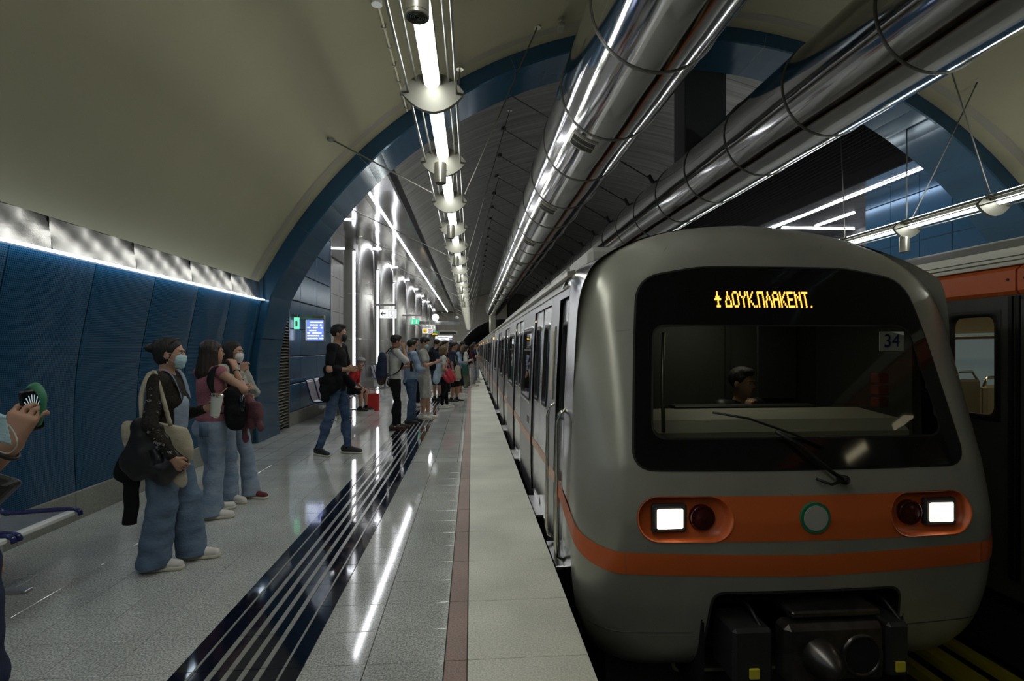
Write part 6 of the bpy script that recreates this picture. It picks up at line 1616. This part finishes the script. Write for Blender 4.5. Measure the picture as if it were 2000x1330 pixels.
# -- driver
p16=person(TX+.10,4.02,1.72,-78,'train driver seated behind the windscreen resting chin on hand',top=('long','ink'),bottom=('jeans','black_cloth'),shoes=('shoe_black','shoe_black'),hair=('short','hair_dark'),seat=.43,knees=((.22,.07,.30),(.22,-.07,.24)),feet=((.22,.07),(.22,-.07)),group='train crew',skin='skin',
  armR=((.14,-.12,.62),(.10,-.05,.80),(0,.3,1)),armL=((.14,.13,.62),(.17,.09,.76),(-.3,-.3,.9)),head=(20,5),vox=.009)
# ------------------------------------------------------------------ benches
def bench(x,y0,n,label,pitch=.52,arms=True,flip=1):
    o=empty('bench',(x,y0,0),0,label,'bench','metal waiting benches')
    m=MB(); m.box(-.06,.04,-.1,n*pitch+.1,.30,.36,.01); m.build('beam','seat_metal',o)
    for k in range(2 if n<4 else 3):
        yy=.3+(n*pitch-.6)*k/((2 if n<4 else 3)-1)
        m=MB(); m.box(-.05,.03,yy-.025,yy+.025,0,.30,.006); m.box(-.2,.2,yy-.03,yy+.03,0,.02,.004); m.build('leg','seat_metal',o)
    # seat profile (x,z) : front lip, pan, back
    prof=[(.27,.40),(.25,.425),(.05,.41),(-.16,.40),(-.22,.44),(-.27,.62),(-.32,.82),(-.345,.85)]
    for k in range(n):
        s=empty('seat',(0,k*pitch,0),parent=o); w=pitch-.07
        m=MB()
        for i in range(len(prof)-1):
            (xa,za),(xb,zb)=prof[i],prof[i+1]; L=math.hypot(xb-xa,zb-za); q=max(1,int(L/.022))
            for t in range(q):
                a=t/q; b_=a+.62/q; X0=xa+(xb-xa)*a;Z0=za+(zb-za)*a;X1=xa+(xb-xa)*b_;Z1=za+(zb-za)*b_
                nx,nz=-(Z1-Z0),(X1-X0); l=math.hypot(nx,nz) or 1; nx=nx/l*.006;nz=nz/l*.006
                m.add([(X0,.03,Z0),(X1,.03,Z1),(X1+nx,.03,Z1+nz),(X0+nx,.03,Z0+nz),(X0,.03+w,Z0),(X1,.03+w,Z1),(X1+nx,.03+w,Z1+nz),(X0+nx,.03+w,Z0+nz)],[(0,1,2,3),(4,7,6,5),(0,4,5,1),(3,2,6,7),(1,5,6,2),(0,3,7,4)])
        m.build('seat_wires','seat_metal',s,kind='stuff')
        m=MB(); m.prism([(a,b_-.004) for a,b_ in prof]+[(a-.002,b_-.010) for a,b_ in prof[::-1]],'y',.035,.025+w); m.build('seat_pan','seat_pan',s)
        m=MB(); m.box(.235,.29,.03,.03+w,.395,.428,.008); m.build('front_rail','white_paint',s)
        m=MB(); m.box(-.365,-.335,.03,.03+w,.82,.865,.008); m.build('top_rail','seat_metal',s)
        for yy in (.015,w+.045):
            m=MB(); m.tube(spl([(.31,yy,.39),(.275,yy,.43),(.05,yy,.425),(-.15,yy,.415),(-.225,yy,.47),(-.28,yy,.65),(-.33,yy,.84),(-.36,yy,.87)],4),.015,8); m.build('side_frame','seat_blue',s,True)
    return o
bench(-2.95,2.25,3,'metal bench with blue frames at the left edge beside the blue wall')
bench(-3.02,11.0,5,'metal bench with blue frames behind the man in the black t-shirt')
bench(-3.35,19.6,3,'small distant metal bench beside the first steel column')
# ------------------------------------------------------------------ signs and fittings
def box_o(name,mat,par,*a,b=.004):
    m=MB(); m.box(*a,b); return m.build(name,mat,par)
# exit lamp on the blue wall
o=empty('exit_lamp',(-3.465,10.78,2.07),0,'small green emergency exit lamp on the blue panel wall','sign')
box_o('bracket','lamp_metal',o,-.11,.02,-.02,.02,.06,.12); box_o('lamp_plate','exit_face',o,-.05,.05,-.015,.015,-.17,.06)
box_o('running_figure','white_paint',o,-.02,.02,-.019,-.015,-.12,.0,b=0)
# departures monitor
o=empty('monitor',(-3.23,11.2,1.90),R(0),'blue lit information monitor on a bracket from the blue wall','monitor')
box_o('bracket','lamp_metal',o,-.31,.2,-.05,.05,.22,.30,b=.01); box_o('casing','stainless_dull',o,-.17,.2,-.04,.04,-.24,.22); box_o('screen','monitor_blue',o,-.155,.185,-.045,-.04,-.22,.20)
box_o('side_glow','screen_white',o,-.178,-.17,-.03,.03,-.22,.2,b=0)
m=MB(); rr=random.Random(2)
for k in range(7):
    x=-.14; z=.15-.055*k
    while x<.15:
        w_=rr.uniform(.01,.05); 
        if rr.random()<.8: m.box(x,min(x+w_,.175),-.048,-.0455,z-.008,z+.012)
        x+=w_+.012
m.build('screen_text','screen_white',o,kind='stuff')
# lift sign
def rotz(o,a): o.rotation_euler[2]=a; return o
o=empty('lift_sign',(-3.53,22.3,2.95),R(-3),'white hanging sign with a black arrow and a lift symbol','sign')
box_o('bracket','stainless_dull',o,-.55,.42,-.03,.03,.33,.42); 
for x in (-.12,.22): box_o('hanger','stainless_dull',o,x-.01,x+.01,-.01,.01,.18,.33)
box_o('sign_box','sign_white',o,-.27,.41,-.04,.04,-.18,.18)
m=MB(); m.box(-.21,-.03,-.046,-.041,-.018,.018); m.add([(-.24,-.046,0),(-.15,-.046,.085),(-.12,-.046,.085),(-.19,-.046,0),(-.12,-.046,-.085),(-.15,-.046,-.085)],[(0,1,2,3),(0,3,4,5)]); m.build('arrow','ink',o,kind='stuff')
m=MB(); 
for a in ((.09,.37,-.15,-.142),(.09,.37,.142,.15),(.09,.098,-.15,.15),(.362,.37,-.15,.15)): m.box(a[0],a[1],-.046,-.041,a[2],a[3])
m.add([(.21,-.046,.09),(.25,-.046,.09),(.23,-.046,.125)],[(0,1,2)]); disc(m,(.23,-.046,.04),.02,'y',.004,12); m.box(.222,.238,-.046,-.041,-.04,.02); m.tube([(.235+.05*math.cos(t),-.044,-.06+.05*math.sin(t)) for t in np.linspace(2,6.2,12)],.005,4); m.box(.235,.275,-.046,-.041,-.045,-.035)
m.build('lift_symbol','ink',o,kind='stuff')
o=empty('exit_sign',(-2.95,27.5,2.9),0,'green exit sign hanging from a bar between the steel columns','sign')
box_o('bracket','stainless_dull',o,-.6,.35,-.03,.03,.27,.35)
for x in (-.12,.2): box_o('hanger','stainless_dull',o,x-.01,x+.01,-.01,.01,.12,.27)
box_o('sign_box','exit_green',o,-.18,.25,-.04,.04,-.14,.12); 
m=MB()
for x in (-.08,.13): m.box(x-.02,x+.02,-.046,-.041,-.1,.02); disc(m,(x,-.046,.05),.022,'y',.004,10); m.add([(x-.06,-.046,-.1),(x-.03,-.046,-.1),(x+.01,-.046,-.03)],[(0,1,2)])
m.build('running_figures','sign_white',o,kind='stuff')
o=empty('phone_sign',(-3.15,38,2.75),0,'white sign with a yellow telephone panel and a red ring panel','sign')
box_o('sign_box','sign_white',o,-.35,.37,-.04,.04,-.17,.17); box_o('phone_panel','yellow_sign',o,-.30,-.02,-.05,-.04,-.13,.13); box_o('ring_panel','red_sign',o,.06,.33,-.05,-.04,-.13,.13)
m=MB(); m.tube([(-.22,-.052,.08),(-.19,-.052,-.02),(-.12,-.052,-.08)],.018,6); m.build('handset','ink',o)
m=MB(); m.tube([(.195+.085*math.cos(t),-.052,.085*math.sin(t)) for t in np.linspace(0,6.2832,20)],.02,6,False); m.tube([(.14,-.052,.06),(.25,-.052,-.06)],.012,6); m.build('ring_symbol','sign_white',o,kind='stuff')
for x in (-.1,.15): box_o('hanger','rod',o,x-.01,x+.01,-.01,.01,.17,2.88)
o=empty('direction_sign',(-2.85,41,2.58),0,'small black and yellow arrow sign right of the telephone sign','sign')
box_o('sign_box','ink',o,-.24,.24,-.04,.04,-.15,.15); m=MB(); m.add([(-.22,-.046,-.05),(0,-.046,-.02),(0,-.046,-.1),(.22,-.046,-.05),(.22,-.046,.08),(0,-.046,.1),(-.1,-.046,.1)],[(0,1,3,4,5,6)]); m.build('yellow_shape','yellow_sign',o)
for x in (-.1,.15): box_o('hanger','rod',o,x-.01,x+.01,-.01,.01,.15,3.05)
o=empty('departure_board',(-2.35,45,2.82),0,'grey overhead departure board with a blank black display','sign')
box_o('board','lamp_metal',o,-.45,1.15,-.06,.06,-.16,.18,b=.01); box_o('display','ink',o,-.35,1.05,-.07,-.06,-.10,.10); box_o('exit_panel','exit_green',o,-.8,-.5,-.04,.04,-.16,.1)
for x in (-.2,.9): box_o('hanger','rod',o,x-.01,x+.01,-.01,.01,.18,2.8)
o=empty('station_sign',(-2.45,47,2.42),0,'white station name sign with small lettering and a blue emblem square','sign')
box_o('sign_box','sign_white',o,-.75,.75,-.04,.04,-.22,.22); box_o('emblem','blue_sign',o,.5,.75,-.05,-.04,-.22,.03)
m=MB(); rr=random.Random(4); x=-.55
while x<.35: m.box(x,x+.03,-.046,-.041,.04,.04+rr.uniform(.04,.07)); x+=.045
x=-.25
while x<.15: m.box(x,x+.025,-.046,-.041,-.12,-.12+rr.uniform(.03,.05)); x+=.04
m.build('lettering','ink',o,kind='stuff')
m=MB(); m.tube([(.54,-.055,-.18),(.58,-.055,-.02),(.62,-.055,-.12),(.67,-.055,-.02),(.71,-.055,-.18)],.014,5); m.build('emblem_letter','sign_white',o)
for x in (-.6,.3): box_o('hanger','rod',o,x-.01,x+.01,-.01,.01,.22,3.22)
o=empty('globe_clock',(-2.62,38.6,3.75),0,'round white globe clock hanging over the platform','clock')  # white globe clock, given a plain glowing material
m=MB(); n=20; vs=[]
for j in range(11):
    a=math.pi*j/10
    for k in range(n): vs.append((math.cos(2*math.pi*k/n)*math.sin(a)*.25,math.sin(2*math.pi*k/n)*math.sin(a)*.25,math.cos(a)*.25))
m.add(vs,[(j*n+k,j*n+(k+1)%n,(j+1)*n+(k+1)%n,(j+1)*n+k) for j in range(10) for k in range(n)]); m.build('globe','globe',o,True); box_o('stem','rod',o,-.012,.012,-.012,.012,.24,1.85)
o=empty('cable_tray',(-2.2,40,3.42),0,'long brushed steel beam crossing below the ceiling with a small camera','beam')
box_o('beam','stainless',o,-1.9,1.35,-.12,.12,-.12,.12,b=.01); box_o('hanger','rod',o,-1.2,-1.18,-.01,.01,.12,2.2); box_o('hanger','rod',o,.8,.82,-.01,.01,.12,3.0)
o=empty('security_camera',(-1.0,36,3.58),0,'small white dome camera near the far end of the light string','camera')
m=MB(); m.tube([(0,0,.12),(0,0,.06),(0,0,-.02),(0,0,-.07)],.1,14,rs=[.05,.12,.13,.05]); m.build('dome','white_paint',o,True); box_o('stem','rod',o,-.01,.01,-.01,.01,.1,3.2)
o=empty('number_plate',(-1.45,YE-.03,2.15),0,'small white square plate on the beige end wall','sign')
box_o('plate','white_paint',o,-.2,.2,-.01,.01,-.2,.2); m=MB()
for x,z in ((-.08,.08),(.08,.08),(-.08,-.08),(.08,-.08)): m.tube([(x+.05*math.cos(t),-.012,z+.05*math.sin(t)) for t in np.linspace(0,6.2832,9)],.01,4,False)
m.build('plate_marks','ink',o,kind='stuff')
